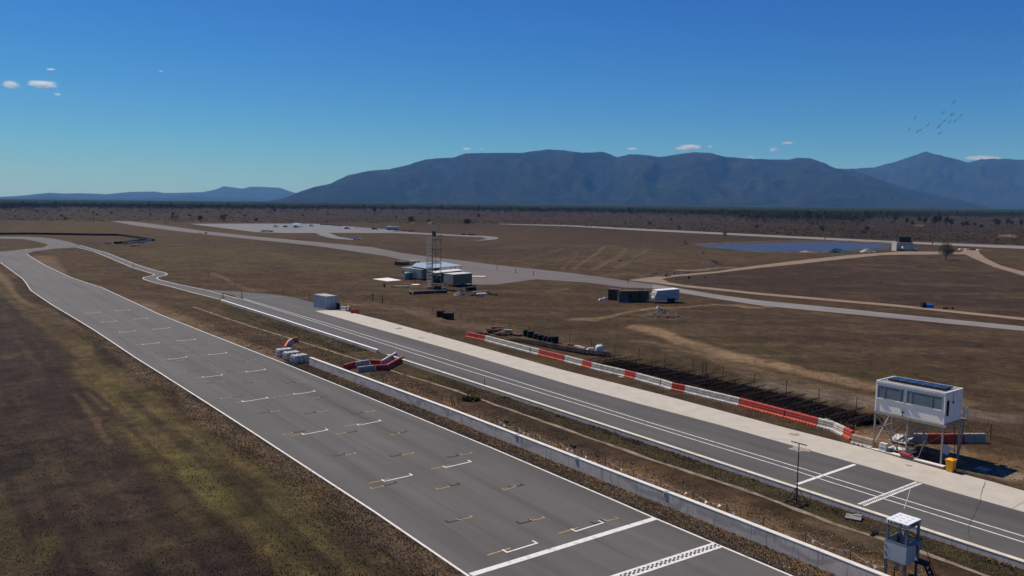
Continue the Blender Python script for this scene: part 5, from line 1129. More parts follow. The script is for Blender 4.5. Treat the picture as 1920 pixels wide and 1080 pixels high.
for i in range(2, 15):
    a, b = SP[i] + Vector((0, 0, .68)), SP[i + 1] + Vector((0, 0, .68)); sag = .30 if i not in (6, 11) else .62
    n = 5; pr = None
    for j in range(n + 1):
        t_ = j / n; q = a.lerp(b, t_) - Vector((0, 0, sag * 4 * t_ * (1 - t_)))
        if pr is not None: cord.bar(pr - SP[2], q - SP[2], .012)
        pr = q
        if 0 < j < n and not (i == 12) and random.random() < .85:
            o = bpy.data.objects.new('flag', fme[random.random() < .25]); COL.objects.link(o); o.parent = bt_; o.location = q - SP[2]; o.rotation_euler = (random.uniform(-.9, .9), random.uniform(-.4, .4), random.uniform(-1.6, .4))
cord.build('cord', M['white_plastic'], bt_)
for i, (u, v, h, l) in enumerate(((849, 763, 1.2, 'far leaning one of the stake pair by the wall'), (853, 763, 1.2, 'near leaning one of the stake pair by the wall'), (861, 760, 1.0, 'slanting stake with a white rag near the wall'), (877, 753.5, 1.25, 'dark stake at the left of the small green weed patch'), (890, 744, 1.0, 'dark stake at the right of the small green weed patch'), (908.5, 729, 1.25, 'single dark picket against the kerb wall'))):
    mb = MB(); mb.bar((0, 0, 0), (random.choice((-.25, .2)) if i < 3 else 0, 0, h), .06); o = mb.build('picket', M['rust'], label=l, cat='stake'); put(o, G(u, v))
x = rng.normal(0, .35, 400) + G(883, 750).x; y = rng.normal(0, .3, 400) + G(883, 750).y; tufts('weed_patch', x, y, .38, TM['green'], 77)
for u, v, l in ((949.5, 796.5, 'far'), (1075, 843, 'near')): mb = MB(); mb.box((0, 0, .35), (.42, .30, .28), rot=Matrix.Rotation(.3, 3, 'Y')); o = mb.build('dark_box', M['hut_dark'], label=f'{l} one of two small dark boxes hanging at the bunting line', cat='box', group='two dark boxes on the bunting line'); put(o, G(u, v), tw_rz)
mb = MB(); mb.box((0, 0, .12), (1.0, .75, .08), rot=Matrix.Rotation(.08, 3, 'X')); mb.box((.25, .30, .2), (.5, .3, .05)); o = mb.build('concrete_slab', mat('grey_slab', (.22, .21, .20), .85), label='loose grey slab lying in weeds at the foot of the kerb wall', cat='slab'); put(o, G(1600, 973), -.5)

# ---------------- shipping container
def container(name, A, B, W, h, body, roof, label, cat='container', ribs=30, doors=True):
    A = Vector((A.x, A.y, 0)); B = Vector((B.x, B.y, 0)); d = (B - A); L = d.length; rz = math.atan2(d.y, d.x)
    r = empty(name, A, rz, label, cat)
    mb = MB(); V = []; n = ribs * 4
    def corr(p0, p1, out, k):
        e = p1 - p0; Ln = e.length; e.normalize(); nn = max(4, int(Ln / .28)); P = []
        for i in range(nn):
            for f, o_ in ((0, 0), (.3, 0), (.5, .04), (.8, .04)):
                P.append(p0 + e * Ln * (i + f) / nn + out * o_)
        P.append(p1); VV = [q + Vector((0, 0, .15)) for q in P] + [q + Vector((0, 0, h - .1)) for q in P]; m_ = len(P)
        mb.add(VV, [(i, i + 1, m_ + i + 1, m_ + i) for i in range(m_ - 1)])
    corr(Vector((.06, .03, 0)), Vector((L - .06, .03, 0)), Vector((0, -1, 0)), 0); corr(Vector((.06, W - .03, 0)), Vector((L - .06, W - .03, 0)), Vector((0, 1, 0)), 0)
    corr(Vector((.03, .06, 0)), Vector((.03, W - .06, 0)), Vector((-1, 0, 0)), 0)
    mb.build('side_wall', body, r, fix=True)
    mb = MB()
    for x in (0, L):
        for y in (0, W): mb.box((x + (.06 if x == 0 else -.06), y + (.06 if y == 0 else -.06), h / 2), (.13, .13, h))
    for y in (.06, W - .06): mb.box((L / 2, y, h - .07), (L - .2, .12, .13)); mb.box((L / 2, y, .09), (L - .2, .12, .15))
    for x in (.06, L - .06): mb.box((x, W / 2, h - .07), (.12, W - .2, .13)); mb.box((x, W / 2, .09), (.12, W - .2, .15))
    mb.build('frame', body, r)
    mb = MB(); mb.box((L / 2, W / 2, h - .03), (L - .1, W - .1, .05)); mb.build('roof', roof, r)
    if doors:
        for k in (0, 1):
            mb = MB(); mb.box((L - .03, W * (.27 + .46 * k), h / 2), (.06, W * .43, h - .3)); dr = mb.build('door', body, r)
            mb = MB(); [mb.cyl((L + .03, W * (.15 + .46 * k + j * .22), .2), (L + .03, W * (.15 + .46 * k + j * .22), h - .2), .025, n=6) for j in (0, 1)]; mb.box((L + .05, W * (.27 + .46 * k), h * .42), (.04, .4, .05)); mb.build('lock_bar', M['galv'], dr)
    else: mb = MB(); mb.box((L - .03, W / 2, h / 2), (.05, W - .2, h - .25)); mb.build('end_wall', body, r)
    return r
cA, cB = G(588, 576), G(611.5, 580.6)
cc = container('shipping_container', cA, cB, 2.5, 2.6, M['container'], M['container_roof'], 'pale blue-grey shipping container at the far end of the pit apron')
mb = MB(); mb.box((0, 0, .55), (.5, .5, 1.1)); mb.box((0, 0, 1.12), (.54, .54, .05)); o = mb.build('black_cabinet', M['black'], label='black cabinet behind the right side of the blue-grey shipping container', cat='cabinet'); put(o, G(634, 579), -.9)

# cones and posts at the pit entry
for (u, v, h, l) in ((453.5, 559.5, 1.7, 'taller red and black marker post at the pit lane entry'), (418, 559, 1.1, 'shorter red marker post beside the white kerb start')):
    r = empty('marker_post', G(u, v), 0, l, 'marker post', 'red marker posts at the pit entry')
    mb = MB(); mb.cyl((0, 0, .1), (0, 0, h), .10, .07, 8); mb.build('post', M['red_plastic'], r)
    mb = MB(); mb.box((0, 0, .06), (.6, .6, .12)); mb.build('base', M['black'], r)
for u, v, l in ((249.5, 502, 'far end of the pit road edge'),): mb = MB(); mb.cyl((0, 0, 0), (0, 0, .9), .12, .08, 8); o = mb.build('bollard', M['dark_steel'], label='small dark bollard on the pit road edge before the chicane', cat='bollard'); put(o, G(u, v))
for u, v, l in ((967, 512, 'left'), (1000, 516, 'right'), (932, 505, 'far')):
    mb = MB(); mb.cyl((0, 0, 0), (0, 0, 1.3), .10, .07, 8); mb.box((0, 0, .05), (.5, .5, .1)); o = mb.build('marker_post', M['red_plastic'] if l == 'far' else M['rust'], label=f'{l} one of three thin posts on the old airstrip right of the huts', cat='marker post', group='posts on the old airstrip'); put(o, G(u, v))
for u, v, l in ((541.5, 455, 'left'), (539, 454, 'right')): mb = MB(); mb.lathe([(.25, 0), (.25, .05), (.15, .05), (.04, .9), (0, .9)], 8); o = mb.build('traffic_cone', M['white_plastic'], label=f'{l} one of two pale cones on the edge of the far airstrip', cat='cone', group='two pale cones'); put(o, G(u, v))
for u, v, l in ((1177, 532, 'by the green container'), (1250, 523, 'at the dirt road fork')): mb = MB(); mb.cyl((0, 0, 0), (0, 0, 1.6), .06, n=6); mb.box((0, 0, 1.3), (.3, .06, .3)); o = mb.build('road_post', M['dark_steel'], label=f'thin dark post {l}', cat='post'); put(o, G(u, v))

# ================================================================== the hut compound and things farther off
def fbox(name, nl, nr, depth, h, m, parent=None, zb=0.0, **k):
    """box whose near face stands on ground points nl-nr and runs back by depth"""
    A, B = G(*nl), G(*nr); d = B - A; L = d.length; rz = math.atan2(d.y, d.x)
    mb = MB(); mb.box((L / 2, depth / 2, zb + h / 2), (L, depth, h)); o = mb.build(name, m, parent, **k)
    if parent is None: put(o, A, rz)
    return o, A, rz, L
def hut(name, nl, nr, depth, h, wall, roofm, label, cat='hut', wins=(), drop=.35, door=None, slope=.25, over=.25, stumps=0.0):
    A, B = G(*nl), G(*nr); d = B - A; L = d.length; rz = math.atan2(d.y, d.x)
    r = empty(name, A, rz, label, cat)
    mb = MB(); V = [(0, 0, stumps), (L, 0, stumps), (L, depth, stumps), (0, depth, stumps), (0, 0, h), (L, 0, h), (L, depth, h + slope), (0, depth, h + slope)]
    mb.add(V, [(3, 2, 1, 0), (4, 5, 6, 7), (0, 1, 5, 4), (1, 2, 6, 5), (2, 3, 7, 6), (3, 0, 4, 7)]); mb.build('wall', wall, r)
    mb = MB(); th = .10; V = [(-over, -over, h), (L + over, -over, h), (L + over, depth + over, h + slope), (-over, depth + over, h + slope)]; V += [(x, y, z + th) for x, y, z in V]
    V = [(x, y, z + .012) for x, y, z in V]
    mb.add(V, [(3, 2, 1, 0), (4, 5, 6, 7), (0, 1, 5, 4), (1, 2, 6, 5), (2, 3, 7, 6), (3, 0, 4, 7)]); mb.build('roof', roofm, r)
    for x, z, w, hh in wins:
        f = MB(); f.box((x, -.03, z), (w, .06, hh)); fo = f.build('window', M['dark_steel'], r); mb = MB(); mb.box((x, -.06, z), (w - .12, .03, hh - .12)); mb.build('pane', M['shadow_dark'], fo)
    if door: mb = MB(); mb.box((door, -.03, stumps + 1.05), (.85, .06, 2.05)); mb.build('door', M['hut_dark'], r)
    if stumps:
        for x in (.2, L / 2, L - .2):
            for y in (.2, depth - .2): mb = MB(); mb.box((x, y, stumps / 2), (.2, .2, stumps)); mb.build('stump', M['dark_steel'], r)
    return r, A, rz, L
hut('site_hut', (753, 520.5), (790, 525.5), 6.0, 2.75, M['hut'], mat('grey_hut_roof', (.22, .20, .20), .6), 'cream hut with two dark windows at the left of the compound', wins=((.55, 1.7, .5, .9), (4.6, 1.6, .55, 1.0)), door=None, stumps=.3)
r, A, rz, L = hut('site_hut', (853, 532), (864, 531.5), 1.6, 2.2, M['hut_dark'], M['white_sheet'], 'low dark hut with white roof edge behind the lattice tower', stumps=.0)
hut('site_hut', (816, 530), (866, 524.5), 1.8, 2.5, M['hut_dark'], mat('pale_hut_roof', (.72, .70, .66), .5), 'long dark hut with white-edged roof right of the lattice tower', wins=((3.0, 1.9, 1.4, .5),), stumps=.2)
r, A, rz, L = hut('site_hut', (850.2, 537.8), (885, 534.5), 3.6, 3.0, M['hut_brown'], mat('pale_hut_roof', (.62, .58, .52), .5), 'brown box-shaped hut on stumps at the right of the compound', stumps=.5, slope=.05, over=.12)
mb = MB(); mb.box((-.02, 1.8, 1.75), (.05, 3.4, 2.3)); mb.build('end_panel', M['hut'], r)
r = empty('carport', G(801, 528), 0, 'large blue-grey skillion roof on posts in the middle of the compound', 'shelter')
o0 = G(801, 528); ctr = [(772, 499.6, 3.2), (801, 504.4, 3.2), (866.5, 498.2, 3.6), (829, 491.5, 3.6), (780, 493.5, 3.4)]
P5 = [G(u, v, z) - o0 for u, v, z in ctr]
mb = MB(); V = P5 + [p + Vector((0, 0, .1)) for p in P5]; n = 5; mb.add(V, [tuple(range(n - 1, -1, -1)), tuple(range(n, 2 * n))] + [(i, (i + 1) % n, n + (i + 1) % n, n + i) for i in range(n)]); mb.build('roof', M['blue_roof'], r)
for f_ in (.02, .25, .5, .65, .8, .97): p = P5[1].lerp(P5[2], f_); mb = MB(); mb.bar((p.x, p.y + .3, 0), (p.x, p.y + .3, p.z), .11); mb.build('post', M['dark_steel'], r)
for f_ in (.1, .5, .9): p = P5[3].lerp(P5[4], f_); mb = MB(); mb.bar((p.x, p.y - .3, 0), (p.x, p.y - .3, p.z), .11); mb.build('post', M['dark_steel'], r)
mb = MB(); mb.box((1.6, 2.2, 1.45), (3.4, .1, 2.9)); mb.box((-.6, 4.6, 1.45), (.1, 4.6, 2.9)); mb.build('back_wall', M['hut_dark'], r)
hut('store_shed', (754, 498), (772, 496), 3, 1.0, M['wood'], M['hut_dark'], 'low dark shed behind the cream hut at the left of the compound', slope=.3)
for i, (u, v) in enumerate(((771, 497), (775, 496.6), (779, 496.2), (784, 495.8))): mb = MB(); mb.lathe([(.45, 0), (.45, 1.3), (.2, 1.55), (0, 1.6)], 10); o = mb.build('water_drum', M['hut'], label=f'{ORD[i]} pale drum from the left behind the compound roofs', cat='drum', group='pale drums behind the huts', smooth=False); put(o, G(u, v))
def tank(u, v, r_, h, m, label):
    mb = MB(); pr = [(r_, 0)]
    for k in range(6): pr += [(r_ * 1.015, h * (k + .5) / 6 * .9), (r_, h * (k + 1) / 6 * .9)]
    pr += [(r_ * .75, h * .98), (r_ * .2, h * 1.04), (0, h * 1.05)]
    mb.lathe(pr, 18); o = mb.build('water_tank', m, label=label, cat='water tank'); put(o, G(u, v)); return o
tank(765.5, 524, 1.15, 2.05, M['tank_green'], 'large round green water tank before the cream hut')
tank(838.6, 533, .36, 1.7, mat('tank_pale_green', (.16, .24, .20), .5), 'tall narrow pale green tank left of the brown hut'); tank(833.5, 532, .36, 1.5, mat('tank_dark', (.05, .10, .13), .5), 'tall narrow dark tank beside the pale green one')
mb = MB(); mb.lathe([(1.1, 0), (1.1, .22), (.95, .26), (0, .28)], 20); o = mb.build('septic_lid', M['concrete_top'], label='pale round concrete lid on the grass left of the lattice tower', cat='lid'); put(o, G(779.5, 535))
mb = MB(); mb.cyl((0, 0, 0), (0, 0, 1.3), .07); mb.box((0, 0, 1.3), (.2, .2, .2)); o = mb.build('standpipe', M['dark_steel'], label='dark standpipe by the round concrete lid', cat='pipe'); put(o, G(779, 532.5))
mb = MB(); mb.cyl((0, 0, 0), (0, 0, .75), .22, .2, 10); mb.box((0, 0, .8), (.4, .4, .1)); o = mb.build('drum', M['black'], label='small black drum alone on the grass left of the grey sheets', cat='drum'); put(o, G(720.5, 538.5))
for i, (u, v, w) in enumerate(((738, 538.6, 1.4), (746, 538.2, 2.2), (756, 537.8, 2.4), (763, 538.5, 1.2))):
    mb = MB(); mb.box((0, 0, .2), (w, .9, .12), rot=Matrix.Rotation(random.uniform(-.15, .15), 3, 'Y')); o = mb.build('sheet_iron', M['galv'] if i else M['black'], label=f'{ORD[i]} from the left of the scattered roofing sheets left of the tower', cat='sheet', group='loose roofing sheets'); put(o, G(u, v), random.uniform(-.4, .4))
# lattice observation tower
lt = empty('lattice_tower', G(800.5, 541.8), math.radians(8), 'tall pale scaffold tower with platforms and a dark board on top', 'tower')
M['pale_steel'] = mat('sunlit_pale_scaffold', (.72, .62, .48), .6, .1, var=.15, scale=1)  # the left bay's sunlit look is put into this paler colour
hT, w1, dp, w2 = 13.2, 1.25, 1.25, 2.2
def lat(x0, x1, m, nm):
    for x in (x0, x1):
        for y in (0, dp): mb = MB(); mb.bar((x, y, 0), (x, y, hT), .10); mb.build(nm, m, lt)
lat(0, w1, M['pale_steel'], 'upright'); lat(w1 + .15, w1 + w2, mat('brown_scaffold', (.38, .29, .21), .7), 'upright')
nl_ = 16
for i in range(nl_):
    z = hT * (i + .5) / nl_; mb = MB()
    for y in (0, dp): mb.bar((0, y, z), (w1, y, z), .11); mb.bar((0, y, z - .3), (w1, y, z - .3), .09)
    mb.bar((.3, 0, z), (.3, 0, z + .5), .05); mb.bar((w1 - .3, 0, z), (w1 - .3, 0, z + .5), .05); mb.build('frame', M['pale_steel'], lt)
for i in range(7):
    z = hT * (i + .5) / 7; mb = MB(); mb.bar((w1 + .15, 0, z - .8), (w1 + w2, 0, z + .8), .05); mb.bar((w1 + w2, dp, z - .8), (w1 + .15, dp, z + .8), .05); mb.bar((w1 + w2, 0, z), (w1 + w2, dp, z), .05); mb.build('diagonal', M['pale_steel'] if i % 2 else M['rust'], lt)
mb = MB(); mb.bar((w1 + .9, dp / 2, 0), (w1 + .9, dp / 2, hT * .9), .08); mb.build('ladder_rail', M['rust'], lt)
for z in (1.0, 3.2, 6.3, 9.6, 12.0): mb = MB(); mb.box((w1 + w2 / 2 + .05, dp / 2, z), (w2 + .1, dp + .2, .14)); mb.build('platform', M['hut_dark'], lt)
for z in (6.6, 3.6): mb = MB(); mb.box((w1 + w2 / 2, -.05, z + .1), (w2 * .8, .04, .22)); mb.build('toe_board', M['pale_steel'], lt)
mb = MB(); mb.box((w1 + .5, .3, hT + .2), (1.0, .08, 1.3), rot=Matrix.Rotation(-.1, 3, 'Y')); mb.build('top_board', mat('top_board', (.13, .13, .15), .6), lt)
mb = MB(); mb.bar((w1 + w2 - .6, dp, 12), (w1 + w2 - .6, dp, 15.6), .05); mb.bar((w1 + w2, 0, 12), (w1 + w2, 0, 13.6), .05); mb.build('antenna', M['rust'], lt)
mb = MB(); mb.box((.6, 0, .35), (1.4, .5, .4)); mb.build('foot_screen', mat('foot_screen', (.45, .30, .28), .7), lt)
mb = MB(); mb.box((w1 + w2 / 2 + .2, .3, .3), (1.8, 1.0, .6)); mb.build('base_box', M['hut_dark'], lt)
def blk(name, nl, nr, depth, h, m, label, cat, **k): o, A, rz, L = fbox(name, nl, nr, depth, h, m); tag(o, label, cat, **k); return o
for i, (a, b) in enumerate((((769, 552.2), (792, 551.2)), ((793, 551.1), (815, 550.2)), ((816, 550), (838.5, 549.6)))): blk('concrete_beam', a, b, 1.0, .65, M['hut_dark'], f'{("left", "middle", "right")[i]} one of three dark beams lying end to end before the tower', 'beam', group='dark beams before the tower')
for a, b in (((768, 550.5), (773, 552.3)),): blk('beam_end', a, b, .3, .6, M['concrete_top'], 'pale end block at the left of the dark beams', 'block')
blk('grey_crate', (830.5, 543.6), (837, 543.2), .8, .45, M['galv'], 'small grey crate right of the tower foot', 'crate')
blk('black_crate', (878.5, 545.5), (893, 544.3), 1.2, .85, M['black'], 'black open crate below the right side of the brown hut', 'crate')
blk('concrete_trough', (889, 549.2), (917, 547.8), 1.0, .3, M['hut_brown'], 'long low trough right of the black crate', 'trough'); blk('concrete_trough', (896, 553.5), (912.5, 553), 1.0, .4, M['concrete_top'], 'short pale-topped trough in front of the long one', 'trough')
for i, (u, v) in enumerate(((885, 554.5), (889, 552.8), (894, 555.5), (903, 556), (918, 552.2), (924, 553), (930, 553.8))):
    mb = MB(); mb.box((0, 0, .18), (random.uniform(.4, .8), random.uniform(.4, .8), random.uniform(.3, .5)), rz=random.random(), taper=.8); o = mb.build('rock', M['rubble'] if i % 2 else M['hut_dark'], label=f'{ORD[i]} of the scattered blocks from the left, right of the gravel heap', cat='block', group='scattered blocks near the troughs'); put(o, G(u, v))
def heap(name, u, v, rx, ry, h, m, label, cat='heap', rocks=60, rm=None, seed=1):
    rr = random.Random(seed); r = empty(name, G(u, v), 0, label, cat); mb = MB(); n = 22; k = 8; V = []
    for j in range(k + 1):
        f_ = j / k
        for i in range(n):
            a = 2 * math.pi * i / n; q = f_ * (1 + .18 * math.sin(3 * a + seed) + rr.uniform(-.08, .08)); V.append((rx * q * math.cos(a), ry * q * math.sin(a), h * max(0, 1 - f_ ** 1.2) * rr.uniform(.7, 1.15) - (.05 if j == k else 0)))
    mb.add(V, [(j * n + i, j * n + (i + 1) % n, (j + 1) * n + (i + 1) % n, (j + 1) * n + i) for j in range(k) for i in range(n)]); mb.build('mound', m, r)
    st = MB()
    for i in range(rocks):
        f_ = rr.random() ** .6; a = rr.uniform(0, 6.28); s = rr.uniform(.10, .30) * min(1.3, rx / 2); st.box((rx * f_ * math.cos(a), ry * f_ * math.sin(a), h * .8 * (1 - f_) + s * .1), (s, s * rr.uniform(.6, 1.2), s * .7), rot=Matrix.Rotation(rr.uniform(-.6, .6), 3, 'X') @ Matrix.Rotation(rr.uniform(0, 3), 3, 'Z'))
    st.build('stones', rm or m, r, kind='stuff'); return r
M['gravel'] = mat('blue_gravel', (.19, .18, .165), .95, var=.4, scale=2.5); M['soil'] = mat('spoil_soil', (.085, .062, .048), .95, var=.4, scale=1.5)
heap('gravel_heap', 864, 553, 1.9, 1.6, 1.3, M['gravel'], 'pointed blue-grey gravel heap right of the dark beams', seed=2)
heap('soil_heap', 876, 551, 2.0, 1.4, .8, M['soil'], 'dark soil heap behind the gravel heap', seed=3)
heap('rubble_heap', 1246, 592, 4.2, 3.2, 1.1, M['soil'], 'large dark rubble pile with stones before the caravan', rocks=160, rm=M['rubble'], seed=4)
mb = MB(); mb.box((0, 0, 1.0), (1.0, .6, .5), rot=Matrix.Rotation(.5, 3, 'Y')); mb.box((.5, -.1, .6), (.7, .4, .3), rot=Matrix.Rotation(.9, 3, 'Y')); o = mb.build('white_debris', M['white_plastic'], label='white broken piece on top of the large rubble pile', cat='debris'); put(o, G(1236, 588))
heap('brush_pile', 1232, 517.5, 4.5, 3, 1.0, M['soil'], 'dark brush pile beside the dirt road fork', rocks=80, rm=M['wood'], seed=5)
heap('brush_pile', 1274, 512, 3.5, 2, .6, M['soil'], 'smaller dark debris line right of the brush pile', rocks=50, rm=M['hut_dark'], seed=6)
heap('brush_pile', 1333, 495, 4.5, 3, 1.3, M['soil'], 'dark woody pile in the field above the dirt road', rocks=90, rm=M['wood'], seed=7)
heap('sand_heap', 1515, 474, 5, 3, 1.2, mat('sand', (.30, .23, .18), .95), 'pale sand heap at the near bank of the dam', rocks=10, seed=8)
heap('sand_heap', 1625, 472.5, 3.5, 2.5, 1.9, mat('sand_pale', (.42, .37, .31), .95), 'pale heap under a sheet on the dam bank left of the block building', rocks=10, seed=9)
heap('scrap_heap', 1568, 474, 7, 2, 1.9, M['tank_green'], 'long dark green scrap pile on the dam bank', rocks=120, rm=M['hut_dark'], seed=10)
heap('soil_bank', 560, 1e9 and 400, 1, 1, .2, M['soil'], 'tiny soil patch in the far scrub behind the skid pan', seed=11) if False else None
# containers and caravan
gc = container('site_container', G(1164, 567), G(1216.5, 566.2), 2.4, 2.45, M['green_paint'], mat('rusty_roof', (.11, .065, .05), .8), 'dark green container hut with two dark windows beside the caravan', doors=False)
for x in (2.1, 4.2): f = MB(); f.box((x, -.06, 1.35), (.75, .08, .9)); fo = f.build('window', M['dark_steel'], gc); mb = MB(); mb.box((x, -.11, 1.35), (.6, .03, .75)); mb.build('pane', M['shadow_dark'], fo)
mb = MB(); [mb.box((x, .5, 2.62), (.12, .3, .3)) for x in (4.4, 5.0)]; mb.build('roof_vent', M['dark_steel'], gc)
gr_ = container('site_container', G(1140, 562.5), G(1164, 563.5), 2.4, 2.4, M['green_paint'], M['redbrown'], 'green container end with a red-brown panel, left of the dark green one', doors=False)
mb = MB(); mb.box((1.95, -.03, 1.2), (1.4, .1, 2.1)); mb.build('red_panel', M['redbrown'], gr_)
r = empty('solar_trailer', G(1157.5, 567.5), 0, 'tilted glass-fronted solar frame leaning before the two containers', 'solar frame')
mb = MB(); mb.box((1.25, .35, .95), (1.8, .06, 2.0), rot=Matrix.Rotation(-.32, 3, 'X')); mb.build('panel', mat('dusty_glass', (.085, .08, .072), .55, spec=.15), r)
mb = MB()
for a, b in (((.3, -.05, 0), (.45, .75, 1.9)), ((2.25, -.05, 0), (2.1, .75, 1.9)), ((.45, .75, 1.9), (2.1, .75, 1.9)), ((2.3, 1.4, 0), (2.1, .75, 1.9)), ((.3, 1.4, 0), (.45, .75, 1.9)), ((.3, -.1, .05), (2.3, -.1, .05))): mb.bar(a, b, .09)
mb.build('frame', M['galv'], r)
mb = MB(); mb.box((0, 0, .2), (1.8, .7, .4), taper=.7); mb.box((.6, .1, .45), (.9, .5, .4), taper=.7); o = mb.build('boat_shell', M['white_plastic'], label='small white shell-like object left of the green container', cat='shell'); put(o, G(1130, 563), .15)
cv = empty('caravan', G(1229, 568.5), math.radians(16), 'old white and grey caravan parked right of the dark green container', 'caravan')
prof = [(0, .55), (5.4, .45), (5.6, 1.2), (5.6, 2.75), (5.2, 2.85), (.9, 2.6), (.35, 2.45), (-.25, 1.3), (-.2, .7)]
mb = MB(); n = len(prof); V = [(x, 0, z) for x, z in prof] + [(x, 2.3, z) for x, z in prof]
mb.add(V, [(i, (i + 1) % n, n + (i + 1) % n, n + i) for i in range(n)] + [tuple(range(n - 1, -1, -1)), tuple(range(n, 2 * n))]); mb.build('body', mat('caravan_side', (.38, .38, .39), .5, var=.1, scale=1), cv)
mb = MB(); mb.add([(-.28, .08, 1.25), (.30, .08, 2.42), (.30, 2.22, 2.42), (-.28, 2.22, 1.25)], [(0, 3, 2, 1)]); 
mb.box((-.27, 1.15, .95), (.1, 2.2, .55)); mb.build('front_panel', M['white_plastic'], cv)
for y in (.35, .85, 1.35, 1.85): mb = MB(); mb.box((-.02, y + .05, 1.85), (.05, .30, .95), rot=Matrix.Rotation(.46, 3, 'Y')); mb.build('front_slat', M['galv'], cv)
mb = MB(); mb.box((2.9, 1.15, 2.80), (5.2, 2.25, .06), rot=Matrix.Rotation(-.055, 3, 'Y')); mb.build('roof', M['white_sheet'], cv)
for x in (3.3, 4.15):
    mb = MB(); mb.cyl((x, -.05, .36), (x, .2, .36), .36, n=16); mb.build('wheel', M['black'], cv)
mb = MB(); mb.box((3.7, -.02, .72), (2.0, .06, .5)); mb.build('wheel_arch', M['shadow_dark'], cv)
mb = MB(); mb.bar((-.2, .5, .5), (-1.4, 1.15, .45), .1); mb.bar((-.2, 1.8, .5), (-1.4, 1.15, .45), .1); mb.bar((-1.3, 1.15, 0), (-1.3, 1.15, .6), .08); mb.build('drawbar', M['galv'], cv)
mb = MB(); mb.cyl((-.32, .5, .75), (-.32, .5, 1.0), .22, n=12); mb.build('gas_bottle', M['black'], cv)
mb = MB(); mb.box((2.6, -.02, 1.5), (2.0, .05, .06)); mb.box((4.6, -.02, 1.9), (.5, .05, .5)); mb.build('side_trim', M['galv'], cv)
for i, (u, v, s) in enumerate(((826, 594, 1.1), (836.5, 597.3, 1.0), (843.5, 598.8, 1.15))):
    r = empty('black_cage', G(u, v), -.2, f'{("left", "middle", "right")[i]} one of three black cube crates in the field by the fence', 'crate', 'three black cube crates by the fence')
    mb = MB(); mb.box((0, 0, s * .52), (s, s, s * .95)); mb.build('crate_body', M['black'], r)
    mb = MB()
    for a in (-1, 1):
        for b2 in (-1, 1): mb.box((a * s / 2, b2 * s / 2, s * .52), (.07, .07, s * 1.02))
    mb.box((0, 0, s * 1.03), (s * 1.04, s * 1.04, .05)); mb.build('crate_frame', M['rust'], r)
# scrap line behind the far barriers
for i, (u, v, w, h, m) in enumerate(((900, 626.5, 1.1, .35, 'rust'), (908, 627, 1.8, .35, 'redbrown'), (925, 624.5, 2.4, .6, 'rust'), (932, 622, 2.6, .8, 'redbrown'), (941, 628, 2.4, .5, 'redbrown'), (951, 626, 1.9, .7, 'galv'), (958, 629, .9, .4, 'rust'), (970, 629.5, 1.8, .3, 'redbrown'))):
    mb = MB()
    for j in range(4): mb.box((random.uniform(-.2, .2), random.uniform(-.3, .3), h * (j + .5) / 4), (w * random.uniform(.6, 1), random.uniform(.5, 1.0), h / 4 * .8), rz=random.uniform(-.4, .4), rot=None)
    o = mb.build('scrap_stack', M[m], label=f'{ORD[i]} from the left of the rusty scrap stacks behind the far red barriers', cat='scrap', group='scrap stacks behind the barriers'); o['kind'] = 'thing'; put(o, G(u, v), -.5)
for i, (u, v, n_) in enumerate(((984, 630.5, 5), (992, 633, 5), (1003, 635, 4), (1011, 637.5, 4), (1022, 639.5, 4), (1029, 641, 4), (1037, 643, 5))):
    r = empty('tyre_stack', G(u, v), 0, f'{ORD[i]} from the left of the black tyre stacks behind the white barriers', 'tyre stack', 'black tyre stacks behind the barriers')
    for q in ((0, 0), (.55, .2), (.1, .6)):
        for k in range(n_):
            mb = MB(); mb.lathe([(.16, k * .2), (.27, k * .2 + .01), (.31, k * .2 + .06), (.31, k * .2 + .13), (.27, k * .2 + .19), (.16, k * .2 + .18)], 10, c=(q[0] + random.uniform(-.04, .04), q[1] + random.uniform(-.04, .04), 0)); mb.build('tyre', M['black'], r)
x, y = along(GP([(960, 636), (1000, 643), (1060, 655), (1110, 664), (1145, 667)]), -1.2, 1.2, 2600, 41); tufts('dead_weeds', x, y, .30, leaf_mat('grey_weeds', (.07, .055, .05), (.17, .14, .125)), 41)
r = empty('bulk_bag', G(1124, 660), -.2, 'white bulk bag standing at the far end of the rusty racks', 'bag')
mb = MB(); mb.lathe([(.55, 0), (.62, .3), (.60, .7), (.5, .95), (.2, 1.05), (0, .98)], 14); mb.build('bag', M['white_plastic'], r, smooth=True)
mb = MB(); [mb.cyl((a * .4, b2 * .3, .9), (a * .2, b2 * .1, 1.2), .03, n=5) for a in (-1, 1) for b2 in (-1, 1)]; mb.build('strap', M['white_sheet'], r)
mb = MB(); mb.box((0, 0, .15), (1.3, .6, .3), taper=.6); o = mb.build('white_rag', M['white_plastic'], label='low white scrap just left of the bulk bag', cat='scrap'); put(o, G(1108, 656), .2)
for i, (u, v) in enumerate(((1072, 648), (1083, 651), (1091, 653.5))): mb = MB(); mb.box((0, 0, .12), (1.2, .5, .22), taper=.8); o = mb.build('pale_scrap', M['hut'] if i else M['redbrown'], label=f'{ORD[i]} small scrap piece between the tyre stacks and the bulk bag', cat='scrap', group='small scrap pieces'); put(o, G(u, v), -.6)
